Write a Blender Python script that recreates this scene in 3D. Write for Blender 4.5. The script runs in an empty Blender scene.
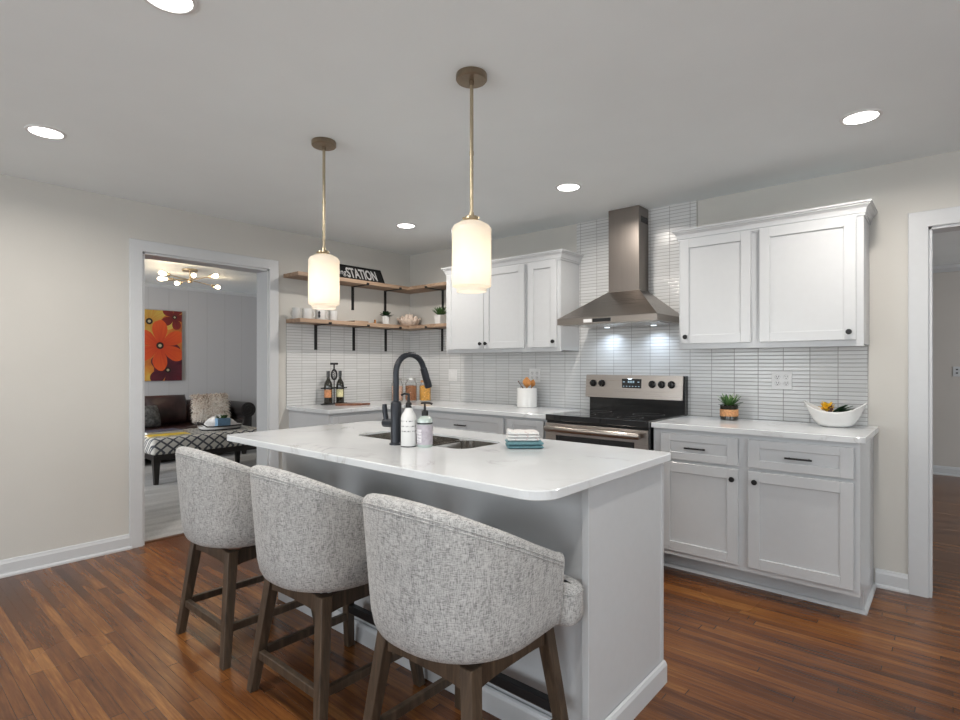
import bpy, bmesh, math, random
from mathutils import Vector, Matrix
random.seed(7)
PI = math.pi
R = math.radians
C = bpy.context.scene.collection
sc = bpy.context.scene

# ------------------------------------------------------------------ camera
cam = bpy.data.cameras.new('camera')
cam.sensor_width = 36.0
cam.lens = 548.0 / 960.0 * 36.0
cam.shift_y = 4.5 / 960.0
cam.clip_start = 0.05
camo = bpy.data.objects.new('camera', cam)
C.objects.link(camo)
camo.location = (4.3715, -3.9253, 1.29)
camo.rotation_euler = (R(90), 0, R(40.799))
sc.camera = camo

# ------------------------------------------------------------------ world, light, exposure
sc.view_settings.view_transform = 'Standard'
sc.view_settings.look = 'None'
sc.view_settings.gamma = 1
sc.view_settings.use_curve_mapping = False
sc.view_settings.exposure = 0.0
w = bpy.data.worlds.new('sky')
sc.world = w
w.use_nodes = True
wn = w.node_tree
bg = wn.nodes['Background']
sky = wn.nodes.new('ShaderNodeTexSky')
sky.sky_type = 'NISHITA'
sky.sun_elevation = R(40)
sky.sun_disc = False
wn.links.new(sky.outputs[0], bg.inputs[0])
bg.inputs[1].default_value = 0.12


def area(name, loc, aim, sx, sy, power, col, spread=180):
    l = bpy.data.lights.new(name, 'AREA')
    l.shape = 'RECTANGLE'
    l.size = sx
    l.size_y = sy
    l.energy = power
    l.color = col
    l.spread = R(spread)
    o = bpy.data.objects.new(name, l)
    C.objects.link(o)
    o.location = loc
    o.rotation_euler = (Vector(aim) - Vector(loc)).to_track_quat('-Z', 'Y').to_euler()
    return o


DAY = (0.93, 0.97, 1.0)
area('window_daylight', (1.7, -6.72, 1.45), (1.7, 0, 1.45), 1.7, 1.3, 62, DAY)
area('window_daylight', (4.6, -6.72, 1.45), (4.6, 0, 1.45), 1.7, 1.3, 62, DAY)
area('window_daylight', (6.92, -3.2, 1.45), (0, -3.2, 1.45), 1.7, 1.3, 55, DAY)
area('window_daylight', (-2.3, -4.92, 1.35), (-3.6, 0, 1.1), 1.7, 1.3, 72, (0.97, 0.98, 1.0), 95)  # cool fill added inside the living room, in front of a windowless wall
area('window_daylight', (8.05, 2.4, 1.4), (4, 2.4, 1.4), 1.4, 1.3, 75, DAY)  # area light added to brighten the hall; no window exists there

# ------------------------------------------------------------------ node helpers
MATS = {}


def new_mat(name):
    m = bpy.data.materials.new(name)
    m.use_nodes = True
    nt = m.node_tree
    return m, nt, nt.nodes['Principled BSDF']


def setp(b, **k):
    for n, v in k.items():
        b.inputs[n.replace('_', ' ')].default_value = v


def mathn(nt, op, a, b=None, c=None, clamp=False):
    n = nt.nodes.new('ShaderNodeMath')
    n.operation = op
    n.use_clamp = clamp
    for i, v in enumerate((a, b, c)):
        if v is None:
            continue
        if isinstance(v, (int, float)):
            n.inputs[i].default_value = v
        else:
            nt.links.new(v, n.inputs[i])
    return n.outputs[0]


def mixc(nt, fac, a, b, mode='MIX'):
    n = nt.nodes.new('ShaderNodeMix')
    n.data_type = 'RGBA'
    n.blend_type = mode
    for sock, v in ((n.inputs[0], fac), (n.inputs[6], a), (n.inputs[7], b)):
        if isinstance(v, (int, float)):
            sock.default_value = v
        elif isinstance(v, tuple):
            sock.default_value = (*v, 1) if len(v) == 3 else v
        else:
            nt.links.new(v, sock)
    return n.outputs[2]


def ramp(nt, fac, stops, interp='LINEAR'):
    n = nt.nodes.new('ShaderNodeValToRGB')
    n.color_ramp.interpolation = interp
    els = n.color_ramp.elements
    while len(els) < len(stops):
        els.new(0.5)
    for e, (p, c) in zip(els, stops):
        e.position = p
        e.color = (*c, 1)
    nt.links.new(fac, n.inputs[0])
    return n.outputs[0]


def noise(nt, vec, scale, detail=2.0, rough=0.5, dist=0.0):
    n = nt.nodes.new('ShaderNodeTexNoise')
    n.inputs['Scale'].default_value = scale
    n.inputs['Detail'].default_value = detail
    n.inputs['Roughness'].default_value = rough
    n.inputs['Distortion'].default_value = dist
    if vec is not None:
        nt.links.new(vec, n.inputs['Vector'])
    return n.outputs['Fac']


def mapping(nt, vec, scale=(1, 1, 1), rot=(0, 0, 0), loc=(0, 0, 0)):
    n = nt.nodes.new('ShaderNodeMapping')
    n.inputs['Scale'].default_value = scale
    n.inputs['Rotation'].default_value = rot
    n.inputs['Location'].default_value = loc
    nt.links.new(vec, n.inputs['Vector'])
    return n.outputs[0]


def wpos(nt):
    return nt.nodes.new('ShaderNodeNewGeometry').outputs['Position']


def opos(nt):
    return nt.nodes.new('ShaderNodeTexCoord').outputs['Object']


def sep(nt, vec):
    n = nt.nodes.new('ShaderNodeSeparateXYZ')
    nt.links.new(vec, n.inputs[0])
    return n.outputs


def comb(nt, x, y, z=0.0):
    n = nt.nodes.new('ShaderNodeCombineXYZ')
    for i, v in enumerate((x, y, z)):
        if isinstance(v, (int, float)):
            n.inputs[i].default_value = v
        else:
            nt.links.new(v, n.inputs[i])
    return n.outputs[0]


def bump(nt, b, h, strength=0.2, dist=0.01):
    n = nt.nodes.new('ShaderNodeBump')
    n.inputs['Strength'].default_value = strength
    n.inputs['Distance'].default_value = dist
    nt.links.new(h, n.inputs['Height'])
    nt.links.new(n.outputs[0], b.inputs['Normal'])


def plain(name, col, rough=0.5, metal=0.0, var=0.04, vs=30.0, spec=0.5, coat=0.0, bmp=0.0, **k):
    """a procedural surface: one colour with a faint mottling"""
    m, nt, b = new_mat(name)
    f = noise(nt, opos(nt), vs, 3.0)
    dark = tuple(c * (1 - var) for c in col)
    lite = tuple(min(1, c * (1 + var)) for c in col)
    nt.links.new(ramp(nt, f, [(0.3, dark), (0.7, lite)]), b.inputs['Base Color'])
    setp(b, Roughness=rough, Metallic=metal, Specular_IOR_Level=spec, Coat_Weight=coat)
    for n, v in k.items():
        b.inputs[n.replace('_', ' ')].default_value = v
    if bmp:
        bump(nt, b, f, bmp, 0.004)
    MATS[name] = m
    return m


M = MATS


def wall_paint(name, col, bs=0.1):
    m, nt, b = new_mat(name)
    p = wpos(nt)
    f = noise(nt, p, 3.0, 3.0)
    nt.links.new(ramp(nt, f, [(0.3, tuple(c * 0.975 for c in col)), (0.7, col)]), b.inputs['Base Color'])
    setp(b, Roughness=0.6, Specular_IOR_Level=0.25)
    bump(nt, b, noise(nt, p, 70.0, 3.0), bs, 0.004)
    MATS[name] = m


wall_paint('wall_paint', (0.560, 0.548, 0.515), 0.14)
wall_paint('ceiling_paint', (0.835, 0.885, 0.90))
wall_paint('hall_paint', (0.56, 0.53, 0.50))
plain('trim_paint', (0.56, 0.575, 0.59), 0.35, var=0.01)
plain('cabinet_paint', (0.53, 0.545, 0.56), 0.27, var=0.01)
plain('brass', (0.62, 0.50, 0.34), 0.3, 1.0, var=0.05)
plain('bronze_disc', (0.27, 0.215, 0.155), 0.36, 1.0, var=0.1)
plain('champagne', (0.46, 0.39, 0.28), 0.30, 1.0, var=0.05)
plain('black_metal', (0.012, 0.012, 0.013), 0.45, 0.3, var=0.1)
plain('matte_black', (0.022, 0.025, 0.032), 0.38, 0.4, var=0.1)
plain('black_glass', (0.008, 0.008, 0.009), 0.06, var=0.02, coat=0.5)
plain('black_enamel', (0.006, 0.006, 0.0065), 0.14, var=0.05)
plain('burner_mark', (0.035, 0.035, 0.036), 0.3)
plain('white_ceramic', (0.66, 0.66, 0.65), 0.15, var=0.01, coat=0.3)
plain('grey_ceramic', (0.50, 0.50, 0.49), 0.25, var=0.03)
plain('white_plastic', (0.68, 0.68, 0.68), 0.35, var=0.01)
plain('dark_print', (0.03, 0.03, 0.035), 0.6)
plain('leather', (0.030, 0.014, 0.013), 0.30, var=0.5, vs=9, bmp=1.0)
plain('black_leather', (0.016, 0.014, 0.014), 0.35, var=0.3, vs=8, bmp=0.4)
plain('dark_leg', (0.015, 0.012, 0.011), 0.4, var=0.2)
plain('teal_cloth', (0.105, 0.22, 0.25), 0.95, var=0.25, vs=220, bmp=0.8)
plain('soil', (0.03, 0.018, 0.012), 0.9, var=0.4, vs=120)
plain('leaf', (0.055, 0.13, 0.035), 0.5, var=0.5, vs=40)
plain('dark_leaf', (0.016, 0.05, 0.018), 0.4, var=0.4, vs=40)
plain('pale_leaf', (0.30, 0.40, 0.22), 0.5, var=0.4, vs=60)
plain('cork_band', (0.50, 0.25, 0.11), 0.75, var=0.3, vs=90)
plain('yellow_petal', (0.80, 0.46, 0.03), 0.5, var=0.35, vs=50)
plain('spoon_wood', (0.42, 0.18, 0.05), 0.5, var=0.3, vs=30)
plain('dark_wood', (0.11, 0.035, 0.018), 0.45, var=0.4, vs=25)
plain('shell', (0.74, 0.62, 0.53), 0.5, var=0.2, vs=35)
plain('label_orange', (0.55, 0.24, 0.11), 0.6, var=0.3, vs=90)
plain('label_cream', (0.68, 0.63, 0.36), 0.6, var=0.25, vs=90)
plain('wine_glass', (0.012, 0.010, 0.005), 0.08, var=0.1, coat=0.5)
plain('blue_box', (0.15, 0.27, 0.40), 0.6, var=0.1)
plain('white_cloth', (0.70, 0.70, 0.70), 0.95, var=0.06, vs=60, bmp=0.5)
plain('tray_rim', (0.015, 0.014, 0.014), 0.35)
plain('magazine_yellow', (0.72, 0.52, 0.03), 0.4, var=0.3, vs=12)
plain('magazine_blue', (0.07, 0.085, 0.13), 0.4, var=0.5, vs=15)
plain('pages', (0.74, 0.73, 0.69), 0.7)
plain('granola', (0.30, 0.13, 0.06), 0.8, var=0.8, vs=130, bmp=1.0)
plain('pasta', (0.62, 0.31, 0.06), 0.7, var=0.4, vs=110, bmp=1.0)
plain('pink_grain', (0.55, 0.36, 0.27), 0.8, var=0.4, vs=110)
plain('lid_metal', (0.55, 0.54, 0.52), 0.3, 1.0)
plain('mint_soap', (0.42, 0.49, 0.46), 0.2, var=0.03, coat=0.3)
plain('lilac_label', (0.40, 0.37, 0.41), 0.5, var=0.12, vs=60)
plain('pink_line', (0.68, 0.45, 0.50), 0.6)
plain('throw_grey', (0.09, 0.09, 0.088), 0.9, var=0.7, vs=25)
plain('threshold_wood', (0.10, 0.045, 0.022), 0.35, var=0.3)


def stainless(name, col, rough, axis):
    m, nt, b = new_mat(name)
    p = opos(nt)
    s = {'x': (2, 240, 240), 'z': (240, 240, 2)}[axis]
    f = noise(nt, mapping(nt, p, s), 1.0, 3.0)
    nt.links.new(ramp(nt, f, [(0.25, tuple(c * 0.9 for c in col)), (0.75, col)]), b.inputs['Base Color'])
    rr = mathn(nt, 'MULTIPLY_ADD', f, 0.16, rough - 0.08)
    nt.links.new(rr, b.inputs['Roughness'])
    setp(b, Metallic=1.0)
    bump(nt, b, f, 0.04, 0.002)
    MATS[name] = m


stainless('steel', (0.43, 0.39, 0.36), 0.30, 'x')
stainless('steel_vertical', (0.26, 0.23, 0.21), 0.34, 'z')
stainless('hood_steel', (0.30, 0.27, 0.245), 0.30, 'x')
plain('sink_steel', (0.50, 0.475, 0.44), 0.25, 1.0, var=0.03)


def mk_floor():
    m, nt, b = new_mat('floor_planks')
    s = sep(nt, wpos(nt))
    W, L = 0.0445, 1.3
    ry = mathn(nt, 'DIVIDE', s[1], W)
    row = mathn(nt, 'FLOOR', ry)
    wn_ = nt.nodes.new('ShaderNodeTexWhiteNoise')
    wn_.noise_dimensions = '1D'
    nt.links.new(row, wn_.inputs['W'])
    sx = mathn(nt, 'ADD', mathn(nt, 'DIVIDE', s[0], L), mathn(nt, 'MULTIPLY', wn_.outputs['Value'], 7.3))
    idx = mathn(nt, 'FLOOR', sx)
    wn2 = nt.nodes.new('ShaderNodeTexWhiteNoise')
    wn2.noise_dimensions = '2D'
    nt.links.new(comb(nt, row, idx), wn2.inputs['Vector'])
    rnd = wn2.outputs['Value']
    # grain stretched along the plank, different on each
    off = mathn(nt, 'MULTIPLY', rnd, 37.0)
    gv = comb(nt, mathn(nt, 'ADD', mathn(nt, 'MULTIPLY', s[0], 3.0), off), mathn(nt, 'MULTIPLY', s[1], 55.0), off)
    g = noise(nt, gv, 1.0, 5.0, 0.6, 0.6)
    gv2 = comb(nt, mathn(nt, 'ADD', mathn(nt, 'MULTIPLY', s[0], 12.0), off), mathn(nt, 'MULTIPLY', s[1], 170.0), off)
    g2 = noise(nt, gv2, 1.0, 3.0, 0.6)
    big = noise(nt, wpos(nt), 0.8, 3.0)
    v = mathn(nt, 'ADD', mathn(nt, 'MULTIPLY', rnd, 0.22), mathn(nt, 'MULTIPLY', g, 0.50))
    v = mathn(nt, 'ADD', v, mathn(nt, 'MULTIPLY', g2, 0.20))
    v = mathn(nt, 'ADD', v, mathn(nt, 'MULTIPLY_ADD', big, 0.5, -0.25))
    col = ramp(nt, v, [(0.20, (0.036, 0.013, 0.006)), (0.42, (0.108, 0.038, 0.012)),
                       (0.58, (0.190, 0.072, 0.020)), (0.78, (0.36, 0.165, 0.046))])
    fy = mathn(nt, 'FRACT', ry)
    fx = mathn(nt, 'FRACT', sx)
    ey = mathn(nt, 'LESS_THAN', mathn(nt, 'ABSOLUTE', mathn(nt, 'SUBTRACT', fy, 0.5)), 0.482)
    ex = mathn(nt, 'LESS_THAN', mathn(nt, 'ABSOLUTE', mathn(nt, 'SUBTRACT', fx, 0.5)), 0.4985)
    e = mathn(nt, 'MULTIPLY', ey, ex)
    col = mixc(nt, mathn(nt, 'MULTIPLY_ADD', e, -0.7, 0.7), col, (0.012, 0.006, 0.004))
    nt.links.new(col, b.inputs['Base Color'])
    rr = mathn(nt, 'MULTIPLY_ADD', big, 0.14, 0.18)
    nt.links.new(rr, b.inputs['Roughness'])
    setp(b, Specular_IOR_Level=0.42)
    bump(nt, b, mathn(nt, 'ADD', mathn(nt, 'MULTIPLY', e, 0.6), mathn(nt, 'MULTIPLY', big, 0.8)), 0.25, 0.004)
    M['floor_planks'] = m


def mk_tile():
    m, nt, b = new_mat('stacked_tile')
    s = sep(nt, wpos(nt))
    g = nt.nodes.new('ShaderNodeNewGeometry')
    n = sep(nt, g.outputs['True Normal'])
    side = mathn(nt, 'GREATER_THAN', mathn(nt, 'ABSOLUTE', n[0]), 0.5)
    ux = mathn(nt, 'SUBTRACT', 3.994, s[0])
    u = mathn(nt, 'ADD', mathn(nt, 'MULTIPLY', ux, mathn(nt, 'SUBTRACT', 1.0, side)),
              mathn(nt, 'MULTIPLY', mathn(nt, 'ADD', s[1], 1.431), side))
    ru = mathn(nt, 'DIVIDE', u, 0.1478)
    rz = mathn(nt, 'DIVIDE', mathn(nt, 'SUBTRACT', s[2], 0.930), 0.0246)
    du = mathn(nt, 'ABSOLUTE', mathn(nt, 'SUBTRACT', mathn(nt, 'FRACT', ru), 0.5))
    dz = mathn(nt, 'ABSOLUTE', mathn(nt, 'SUBTRACT', mathn(nt, 'FRACT', rz), 0.5))
    mu = mathn(nt, 'MULTIPLY', mathn(nt, 'SUBTRACT', 0.5, du), 0.1478)
    mz = mathn(nt, 'MULTIPLY', mathn(nt, 'SUBTRACT', 0.5, dz), 0.0246)
    d = mathn(nt, 'MINIMUM', mu, mz)
    gm = nt.nodes.new('ShaderNodeMapRange')
    gm.inputs[1].default_value = 0.0009
    gm.inputs[2].default_value = 0.0022
    nt.links.new(d, gm.inputs[0])
    wn2 = nt.nodes.new('ShaderNodeTexWhiteNoise')
    wn2.noise_dimensions = '3D'
    nt.links.new(comb(nt, mathn(nt, 'FLOOR', ru), mathn(nt, 'FLOOR', rz), side), wn2.inputs['Vector'])
    tc = ramp(nt, wn2.outputs['Value'], [(0.0, (0.58, 0.585, 0.585)), (1.0, (0.64, 0.645, 0.645))])
    nt.links.new(mixc(nt, gm.outputs[0], (0.235, 0.232, 0.225), tc), b.inputs['Base Color'])
    nt.links.new(mathn(nt, 'MULTIPLY_ADD', gm.outputs[0], -0.6, 0.8), b.inputs['Roughness'])
    hh = nt.nodes.new('ShaderNodeMapRange')
    hh.inputs[1].default_value = 0.0
    hh.inputs[2].default_value = 0.004
    nt.links.new(d, hh.inputs[0])
    bump(nt, b, hh.outputs[0], 0.5, 0.002)
    M['stacked_tile'] = m


def mk_quartz():
    m, nt, b = new_mat('quartz')
    p = wpos(nt)
    wv = noise(nt, mapping(nt, p, (1.0, 1.6, 1.0), (0, 0, 0.7)), 1.6, 6.0, 0.62, 1.2)
    vein = mathn(nt, 'ABSOLUTE', mathn(nt, 'SUBTRACT', wv, 0.5))
    vm = ramp(nt, vein, [(0.0, (1, 1, 1)), (0.012, (0.25, 0.25, 0.25)), (0.04, (0, 0, 0))])
    brk = ramp(nt, noise(nt, p, 3.2, 3.0), [(0.48, (0, 0, 0)), (0.62, (1, 1, 1))])
    f = mathn(nt, 'MULTIPLY', mathn(nt, 'MULTIPLY', vm, brk), 0.6)
    cloud = ramp(nt, noise(nt, p, 2.2, 4.0), [(0.35, (0.60, 0.62, 0.635)), (0.65, (0.66, 0.68, 0.695))])
    nt.links.new(mixc(nt, f, cloud, (0.36, 0.35, 0.34)), b.inputs['Base Color'])
    setp(b, Roughness=0.13, Specular_IOR_Level=0.5)
    M['quartz'] = m


def mk_fabric():
    m, nt, b = new_mat('heathered_linen')
    p = opos(nt)
    a = noise(nt, mapping(nt, p, (420, 420, 60)), 1.0, 2.0, 0.6)
    c = noise(nt, mapping(nt, p, (70, 70, 480)), 1.0, 2.0, 0.6)
    f = mathn(nt, 'ADD', mathn(nt, 'MULTIPLY', a, 0.5), mathn(nt, 'MULTIPLY', c, 0.5))
    big = noise(nt, mapping(nt, p, (60, 60, 14)), 1.0, 2.0)
    f2 = mathn(nt, 'ADD', f, mathn(nt, 'MULTIPLY_ADD', big, 0.16, -0.08))
    nt.links.new(ramp(nt, f2, [(0.34, (0.14, 0.140, 0.139)), (0.45, (0.30, 0.299, 0.293)), (0.56, (0.46, 0.457, 0.448)), (0.72, (0.56, 0.555, 0.545))]),
                 b.inputs['Base Color'])
    setp(b, Roughness=0.95, Specular_IOR_Level=0.15, Sheen_Weight=0.15)
    bump(nt, b, f, 0.3, 0.0015)
    M['heathered_linen'] = m


def mk_wood(name, c0, c1, c2, axis='z', rough=0.45, sc_=1.0):
    m, nt, b = new_mat(name)
    p = opos(nt)
    s = {'z': (45, 45, 3), 'y': (45, 3, 45), 'x': (3, 45, 45)}[axis]
    g = noise(nt, mapping(nt, p, tuple(q * sc_ for q in s)), 1.0, 5.0, 0.62, 0.8)
    nt.links.new(ramp(nt, g, [(0.3, c0), (0.5, c1), (0.7, c2)]), b.inputs['Base Color'])
    setp(b, Roughness=rough)
    bump(nt, b, g, 0.12, 0.003)
    M[name] = m


def mk_carpet():
    m, nt, b = new_mat('carpet')
    p = wpos(nt)
    f = noise(nt, p, 140, 3.0)
    g = noise(nt, mapping(nt, p, (9, 1.2, 1)), 1.0, 3.0)
    v = mathn(nt, 'ADD', mathn(nt, 'MULTIPLY', f, 0.5), mathn(nt, 'MULTIPLY', g, 0.5))
    nt.links.new(ramp(nt, v, [(0.35, (0.36, 0.355, 0.35)), (0.65, (0.60, 0.595, 0.585))]), b.inputs['Base Color'])
    setp(b, Roughness=0.97, Specular_IOR_Level=0.1)
    bump(nt, b, f, 0.6, 0.01)
    M['carpet'] = m


def mk_panel():
    m, nt, b = new_mat('living_panelling')
    s = sep(nt, wpos(nt))
    fr = mathn(nt, 'FRACT', mathn(nt, 'DIVIDE', mathn(nt, 'ADD', s[1], 0.03), 0.27))
    e = mathn(nt, 'LESS_THAN', fr, 0.045)
    nt.links.new(mixc(nt, mathn(nt, 'MULTIPLY', e, 0.2), (0.47, 0.475, 0.49), (0.28, 0.28, 0.285)), b.inputs['Base Color'])
    setp(b, Roughness=0.5)
    bump(nt, b, mathn(nt, 'SUBTRACT', 1.0, e), 0.4, 0.004)
    M['living_panelling'] = m


def mk_lattice():
    m, nt, b = new_mat('lattice_fabric')
    s = sep(nt, opos(nt))
    v = mathn(nt, 'SUBTRACT', s[2], s[0])
    P_ = 0.125
    a = mathn(nt, 'DIVIDE', mathn(nt, 'ADD', s[1], mathn(nt, 'MULTIPLY', v, 1.25)), P_)
    c = mathn(nt, 'DIVIDE', mathn(nt, 'SUBTRACT', s[1], mathn(nt, 'MULTIPLY', v, 1.25)), P_)
    da = mathn(nt, 'ABSOLUTE', mathn(nt, 'SUBTRACT', mathn(nt, 'FRACT', a), 0.5))
    dc = mathn(nt, 'ABSOLUTE', mathn(nt, 'SUBTRACT', mathn(nt, 'FRACT', c), 0.5))
    d = mathn(nt, 'MINIMUM', da, dc)
    e = mathn(nt, 'LESS_THAN', d, 0.125)
    nt.links.new(mixc(nt, e, (0.56, 0.55, 0.51), (0.075, 0.08, 0.095)), b.inputs['Base Color'])
    setp(b, Roughness=0.9)
    M['lattice_fabric'] = m


def mk_marker(name, base, mark, period, width, axis=2, rough=0.5, lo=-9.0, hi=9.0):
    """a label with fine printed rows"""
    m, nt, b = new_mat(name)
    p = opos(nt)
    s = sep(nt, p)
    fr = mathn(nt, 'FRACT', mathn(nt, 'DIVIDE', s[axis], period))
    e = mathn(nt, 'LESS_THAN', fr, width)
    n = mathn(nt, 'GREATER_THAN', noise(nt, mapping(nt, p, (260, 260, 90)), 1.0, 1.0), 0.52)
    n = mathn(nt, 'MULTIPLY', n, mathn(nt, 'MULTIPLY', mathn(nt, 'GREATER_THAN', s[axis], lo), mathn(nt, 'LESS_THAN', s[axis], hi)))
    nt.links.new(mixc(nt, mathn(nt, 'MULTIPLY', e, n), base, mark), b.inputs['Base Color'])
    setp(b, Roughness=rough)
    M[name] = m


def glassy(name, col=(1, 1, 1), alpha=0.25, rough=0.05):
    m, nt, b = new_mat(name)
    f = noise(nt, opos(nt), 20, 2)
    nt.links.new(ramp(nt, f, [(0.3, tuple(c * 0.97 for c in col)), (0.7, col)]), b.inputs['Base Color'])
    setp(b, Roughness=rough, Transmission_Weight=1.0, IOR=1.2, Alpha=alpha)
    M[name] = m


def emis(name, col, strength, base=(0.8, 0.8, 0.8)):
    m, nt, b = new_mat(name)
    f = noise(nt, opos(nt), 5, 2)
    nt.links.new(ramp(nt, f, [(0.3, tuple(c * 0.98 for c in base)), (0.7, base)]), b.inputs['Base Color'])
    setp(b, Emission_Color=(*col, 1), Emission_Strength=strength, Roughness=0.4)
    M[name] = m


mk_floor(); mk_tile(); mk_quartz(); mk_fabric(); mk_carpet(); mk_panel(); mk_lattice()
mk_wood('stool_wood', (0.028, 0.019, 0.012), (0.058, 0.039, 0.025), (0.098, 0.067, 0.043))
mk_wood('shelf_wood', (0.20, 0.125, 0.080), (0.32, 0.215, 0.145), (0.43, 0.31, 0.22), 'y', 0.55, 0.5)
mk_wood('board_wood', (0.085, 0.028, 0.012), (0.15, 0.055, 0.026), (0.21, 0.085, 0.04), 'y', 0.45)
mk_marker('bottle_print', (0.66, 0.66, 0.65), (0.12, 0.12, 0.13), 0.022, 0.22, 2, 0.4, 0.05, 0.118)
mk_marker('label_print', (0.62, 0.60, 0.62), (0.25, 0.22, 0.27), 0.013, 0.3)
mk_marker('striped_towel', (0.68, 0.68, 0.67), (0.55, 0.40, 0.40), 0.030, 0.15, 1, 0.95)
glassy('clear_glass', (0.95, 0.97, 0.97), 0.35)
emis('downlight_lens', (1.0, 0.97, 0.93), 14.0)
emis('bulb_glow', (1.0, 0.78, 0.50), 14.0)
emis('hood_lens', (0.80, 0.90, 1.0), 1.6)
emis('opal_glass', (1.0, 0.87, 0.72), 0.14, (0.62, 0.61, 0.59))
emis('bulb_hot', (1.0, 0.85, 0.65), 8.0)
emis('clock_display', (0.5, 0.75, 0.9), 0.6, (0.1, 0.1, 0.1))

# ------------------------------------------------------------------ mesh helpers
WM = {}


def box(bm, x0, x1, y0, y1, z0, z1, bev=0.0, seg=2, rot=None, piv=None):
    mat = Matrix.Translation(((x0 + x1) / 2, (y0 + y1) / 2, (z0 + z1) / 2)) @ Matrix.Diagonal((abs(x1 - x0), abs(y1 - y0), abs(z1 - z0), 1))
    r = bmesh.ops.create_cube(bm, size=1.0, matrix=mat)
    vs = r['verts']
    if bev:
        es = list({e for v in vs for e in v.link_edges})
        r2 = bmesh.ops.bevel(bm, geom=es, offset=bev, segments=seg, affect='EDGES', profile=0.5)
        vs = r2['verts']
    if rot is not None:
        bmesh.ops.rotate(bm, verts=vs, cent=piv or ((x0 + x1) / 2, (y0 + y1) / 2, (z0 + z1) / 2), matrix=rot)
    return vs


def cyl(bm, p0, p1, r0, r1=None, n=20, caps=True):
    p0, p1 = Vector(p0), Vector(p1)
    r1 = r0 if r1 is None else r1
    d = (p1 - p0)
    q = d.to_track_quat('Z', 'Y').to_matrix()
    a = [bm.verts.new(p0 + q @ Vector((math.cos(t) * r0, math.sin(t) * r0, 0))) for t in [2 * PI * i / n for i in range(n)]]
    b = [bm.verts.new(p1 + q @ Vector((math.cos(t) * r1, math.sin(t) * r1, 0))) for t in [2 * PI * i / n for i in range(n)]]
    for i in range(n):
        bm.faces.new((a[i], a[(i + 1) % n], b[(i + 1) % n], b[i]))
    if caps:
        bm.faces.new(a[::-1])
        bm.faces.new(b)


def beam(bm, p0, p1, a0, a1, b0=None, b1=None, rz=0.0):
    """square leg from p0 (bottom) to p1 (top), horizontal cuts: half sizes a0 at bottom, a1 at top"""
    vs = []
    for p, ax, ay in ((p0, a0, b0 or a0), (p1, a1, b1 or a1)):
        vs.append([bm.verts.new((p[0] + sx * ax, p[1] + sy * ay, p[2])) for sx, sy in ((-1, -1), (1, -1), (1, 1), (-1, 1))])
    for i in range(4):
        j = (i + 1) % 4
        bm.faces.new((vs[0][i], vs[0][j], vs[1][j], vs[1][i]))
    bm.faces.new(vs[0][::-1])
    bm.faces.new(vs[1])


def lathe(bm, prof, c, n=32, sx=1.0, sy=1.0, close=False):
    rings = []
    for r, z in prof:
        if r < 1e-6:
            rings.append([bm.verts.new((c[0], c[1], c[2] + z))])
        else:
            rings.append([bm.verts.new((c[0] + math.cos(2 * PI * i / n) * r * sx, c[1] + math.sin(2 * PI * i / n) * r * sy, c[2] + z)) for i in range(n)])
    if close:
        rings.append(rings[0])
    for a, b in zip(rings, rings[1:]):
        for i in range(n):
            j = (i + 1) % n
            if len(a) == 1 and len(b) == 1:
                continue
            if len(a) == 1:
                bm.faces.new((a[0], b[i], b[j]))
            elif len(b) == 1:
                bm.faces.new((a[i], a[j], b[0]))
            else:
                bm.faces.new((a[i], a[j], b[j], b[i]))


def tube(bm, pts, r, n=12, radii=None):
    pts = [Vector(p) for p in pts]
    up = Vector((0, 0, 1))
    rings = []
    prev = None
    for i, p in enumerate(pts):
        t = (pts[min(i + 1, len(pts) - 1)] - pts[max(i - 1, 0)]).normalized()
        if prev is None:
            x = t.cross(up)
            if x.length < 1e-4:
                x = t.cross(Vector((1, 0, 0)))
        else:
            x = prev - t * prev.dot(t)
        x.normalize()
        prev = x
        y = t.cross(x)
        rr = radii[i] if radii else r
        rings.append([bm.verts.new(p + x * math.cos(2 * PI * k / n) * rr + y * math.sin(2 * PI * k / n) * rr) for k in range(n)])
    for a, b in zip(rings, rings[1:]):
        for k in range(n):
            bm.faces.new((a[k], a[(k + 1) % n], b[(k + 1) % n], b[k]))
    bm.faces.new(rings[0][::-1])
    bm.faces.new(rings[-1])


def prism(bm, pts, z0, z1, bev=0.0):
    vs = [bm.verts.new((x, y, z0)) for x, y in pts]
    f = bm.faces.new(vs)
    r = bmesh.ops.extrude_face_region(bm, geom=[f])
    nv = [g for g in r['geom'] if isinstance(g, bmesh.types.BMVert)]
    bmesh.ops.translate(bm, verts=nv, vec=(0, 0, z1 - z0))
    if bev:
        top = [e for e in {e for v in nv for e in v.link_edges} if all(v in nv for v in e.verts)]
        bmesh.ops.bevel(bm, geom=top, offset=bev, segments=3, affect='EDGES', profile=0.5)


def rrect(x0, x1, y0, y1, r, seg=8, radii=None):
    """rounded rectangle, ccw from the x0,y0 corner; radii per corner (x0y0, x1y0, x1y1, x0y1)"""
    rs = radii or (r, r, r, r)
    out = []
    for (cx, cy, a0), q in zip(((x0, y0, PI), (x1, y0, 1.5 * PI), (x1, y1, 0), (x0, y1, 0.5 * PI)), rs):
        mx = cx + q if cx == x0 else cx - q
        my = cy + q if cy == y0 else cy - q
        for i in range(seg + 1):
            a = a0 + 0.5 * PI * i / seg
            out.append((mx + math.cos(a) * q, my + math.sin(a) * q))
    return out


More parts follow.
